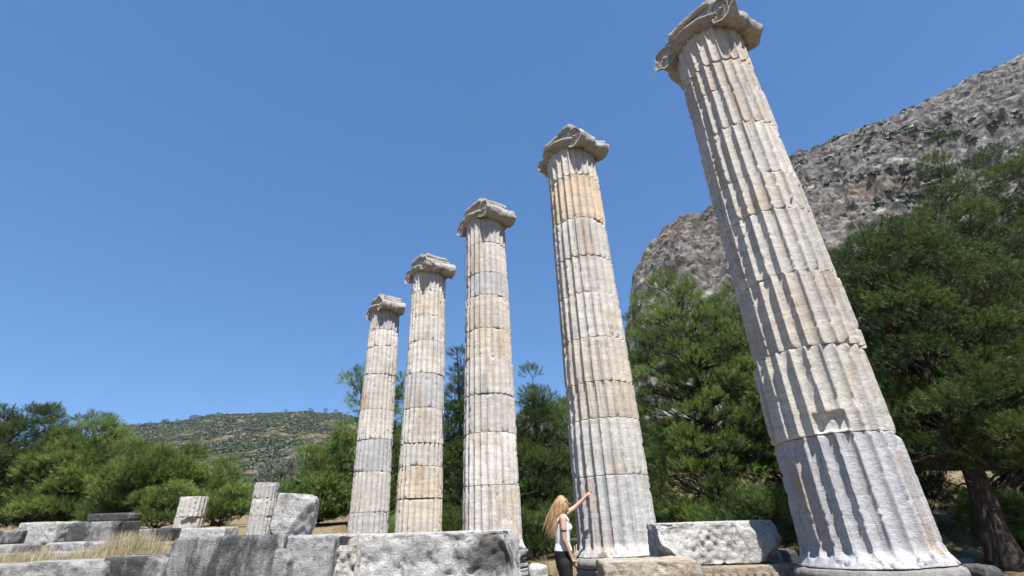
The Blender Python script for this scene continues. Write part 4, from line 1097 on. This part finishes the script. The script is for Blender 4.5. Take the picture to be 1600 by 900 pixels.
# tank top: torso a little larger, hem and neckline cut by its own shape
T = [(0, 0, .945, (.128, .155)), (0, 0, 1.03, (.102, .128)), (.005, 0, 1.14, (.107, .131)), (.018, 0, 1.25, (.112, .134)), (.0, 0, 1.315, (.075, .085))]
top = skin_chain('tank_top', T, [(i, i + 1) for i in range(4)], M_top, w, [(.085, -.055, 1.225, .055, .058, .058, 0), (.085, .055, 1.225, .055, .058, .058, 0)], voxel=.008, smooth_it=4)
st_ = Buf()
for sy in (-1, 1):
    st_.add(*tube([(.085, sy * .075, 1.27), (.075, sy * .085, 1.33), (.035, sy * .092, 1.385), (-.02, sy * .092, 1.385), (-.065, sy * .085, 1.33), (-.085, sy * .075, 1.26)], .020, 8))
st_.build('strap', M_top, top)
Tr = [(0, 0, .925, (.130, .158)), (0, 0, .86, (.128, .150)), (0, -.085, .78, .098), (.01, -.09, .62, .084), (.0, -.095, .44, .072), (-.02, -.095, .10, .075), (0, .085, .78, .098), (.03, .09, .62, .084), (.03, .095, .44, .072), (.005, .095, .10, .075)]
skin_chain('trousers', Tr, [(0, 1), (1, 2), (2, 3), (3, 4), (4, 5), (1, 6), (6, 7), (7, 8), (8, 9)], M_trs, w, voxel=.011, smooth_it=3)
for sy, xo in ((-1, -.03), (1, 0)):
    V, F, h = box_surface(.25, .095, .075, .02); V = carve(V, h, .034, .002, 3); V += [xo + .055, sy * .098, .038]
    b = Buf(); b.add(V, F); b.build('shoe', M_shoe, w)
# armband
th = np.linspace(0, 2 * np.pi, 25)
b = Buf(); V, F = tube([(-.013, -.178, 1.200), (-.013, -.179, 1.188)], [.046, .0455], 20); b.add(V, F); b.build('armband', M_band, w)
# sunglasses pushed to the eyes
g = Buf()
for sy in (-1, 1):
    V, F = lathe([(.001, -.004), (.026, -.004), (.029, 0), (.026, .004), (.001, .005)], 18)
    V = np.stack([V[:, 2] + .0, V[:, 0] * 1.05, V[:, 1]], -1); V[:, 0] += -np.abs(V[:, 1]) * .2
    ct, s2 = math.cos(ht), math.sin(ht); V = np.stack([V[:, 0] * ct + V[:, 2] * s2, V[:, 1], -V[:, 0] * s2 + V[:, 2] * ct], -1)
    g.add(V + [hx + .092, sy * .034, hz_ + .045], F)
    g.add(*tube([(hx + .085, sy * .062, hz_ + .048), (hx + .03, sy * .082, hz_ + .030), (hx - .02, sy * .080, hz_ + .008)], .005, 6))
g.build('sunglasses', M_glass, w)
# hair: strands that start on the scalp, fall down the back and are blown away from the face
rs = np.random.RandomState(21)
HV, HF, HT = [], [], []; n0 = 0
for i in range(2200):
    ph = rs.uniform(-1, 1) * 2.25; el = rs.uniform(-.15, 1.45)             # direction on the skull, pi = back
    d = np.array([-math.cos(ph) * math.cos(el), math.sin(ph) * math.cos(el), math.sin(el)])
    if d[0] > .55 and d[2] < .75: continue
    s0 = np.array([hx, 0, hz_]) + d * [.094, .076, .113]
    out = np.array([-1.0, d[1] * .35, .0]); ln = rs.uniform(.24, .46); fly = rs.uniform(.0, 1) ** 1.3
    if i % 40 == 0: fly = rs.uniform(.9, 1.3); ln = rs.uniform(.36, .5)
    side = np.sign(d[1]) * min(1, abs(d[1]) * 1.6)
    pts = [s0]; p = s0.copy(); k = 10
    vel = np.array([-.55, side * .30, -.05]) if d[2] > .5 else np.array([-.30, side * .12, -.8])
    for j in range(k):
        t = j / k
        tgt = np.array([-.14 - .26 * fly * (1 - .3 * t), side * .04 * (1 - t), -1.0 + .12 * fly])
        vel = vel * .55 + tgt * .45; vel = vel / np.linalg.norm(vel)
        p = p + vel * ln / k + rs.normal(size=3) * .0025
        q = (p - [hx, 0, hz_]) / [.100, .084, .120]; L_ = np.linalg.norm(q)
        if L_ < 1: p = np.array([hx, 0, hz_]) + q / L_ * [.100, .084, .120]
        if p[2] < 1.40: p[0] = min(p[0], -.075 - .02 * rs.rand())
        pts.append(p.copy())
    V, F = tube(pts, np.concatenate([np.linspace(.0035, .004, 6), np.linspace(.0036, .0006, 5)]), 4, False)
    HV.append(V); HF.append(F + 0 if not isinstance(F, list) else F[0]); HF[-1] = HF[-1] + n0; n0 += len(V)
    HT.append(np.full(len(V), np.clip(rs.normal(.5, .28), 0, 1)))
T_ = np.concatenate(HT)
mesh_np('hair', np.concatenate(HV), np.concatenate(HF), M_hair, w, True, np.stack([T_, T_, T_], -1))
# the cane: a split reed, held in the right hand (local to world by hand)
ca, sa = math.cos(R(8)), math.sin(R(8))
def wp(x, y, z): return (WX + x * ca - y * sa, WY + x * sa + y * ca, z)
cn = Buf()
cn.add(*tube([wp(.150, -.183, 1.02), wp(.128, -.184, .86), wp(.118, -.185, .78), wp(.085, -.19, .40), wp(.06, -.20, .01)], [.005, .0065, .007, .0075, .008], 8))
cn.add(*tube([wp(.120, -.170, 1.00), wp(.124, -.174, .86), wp(.119, -.176, .78), wp(.080, -.185, .42)], [.004, .0055, .006, .006], 8))
tag(cn.build('cane', M_cane), 'thin yellowish cane held in the lowered right hand of the woman', 'cane')

# ------------------------------------------------------------------ thin summer haze
hb = bpy.data.meshes.new('haze'); X0, X1, Y0, Y1, Z0, Z1 = -3600, 3600, -3600, 3600, -3, 560
hb.from_pydata([(X0, Y0, Z0), (X1, Y0, Z0), (X1, Y1, Z0), (X0, Y1, Z0), (X0, Y0, Z1), (X1, Y0, Z1), (X1, Y1, Z1), (X0, Y1, Z1)], [], [(0, 3, 2, 1), (4, 5, 6, 7), (0, 1, 5, 4), (1, 2, 6, 5), (2, 3, 7, 6), (3, 0, 4, 7)])
ho = bpy.data.objects.new('haze', hb); col.objects.link(ho); tag(ho, 'thin blue summer haze over the hills', 'haze', kind='stuff')
hm = bpy.data.materials.new('haze_air'); hm.use_nodes = True; hm.node_tree.nodes.clear()
hv = hm.node_tree.nodes.new('ShaderNodeVolumePrincipled'); hv.inputs['Color'].default_value = (.75, .87, 1, 1); hv.inputs['Density'].default_value = 0.00006
hw_ = hm.node_tree.nodes.new('ShaderNodeOutputMaterial'); hm.node_tree.links.new(hv.outputs[0], hw_.inputs['Volume']); hb.materials.append(hm)
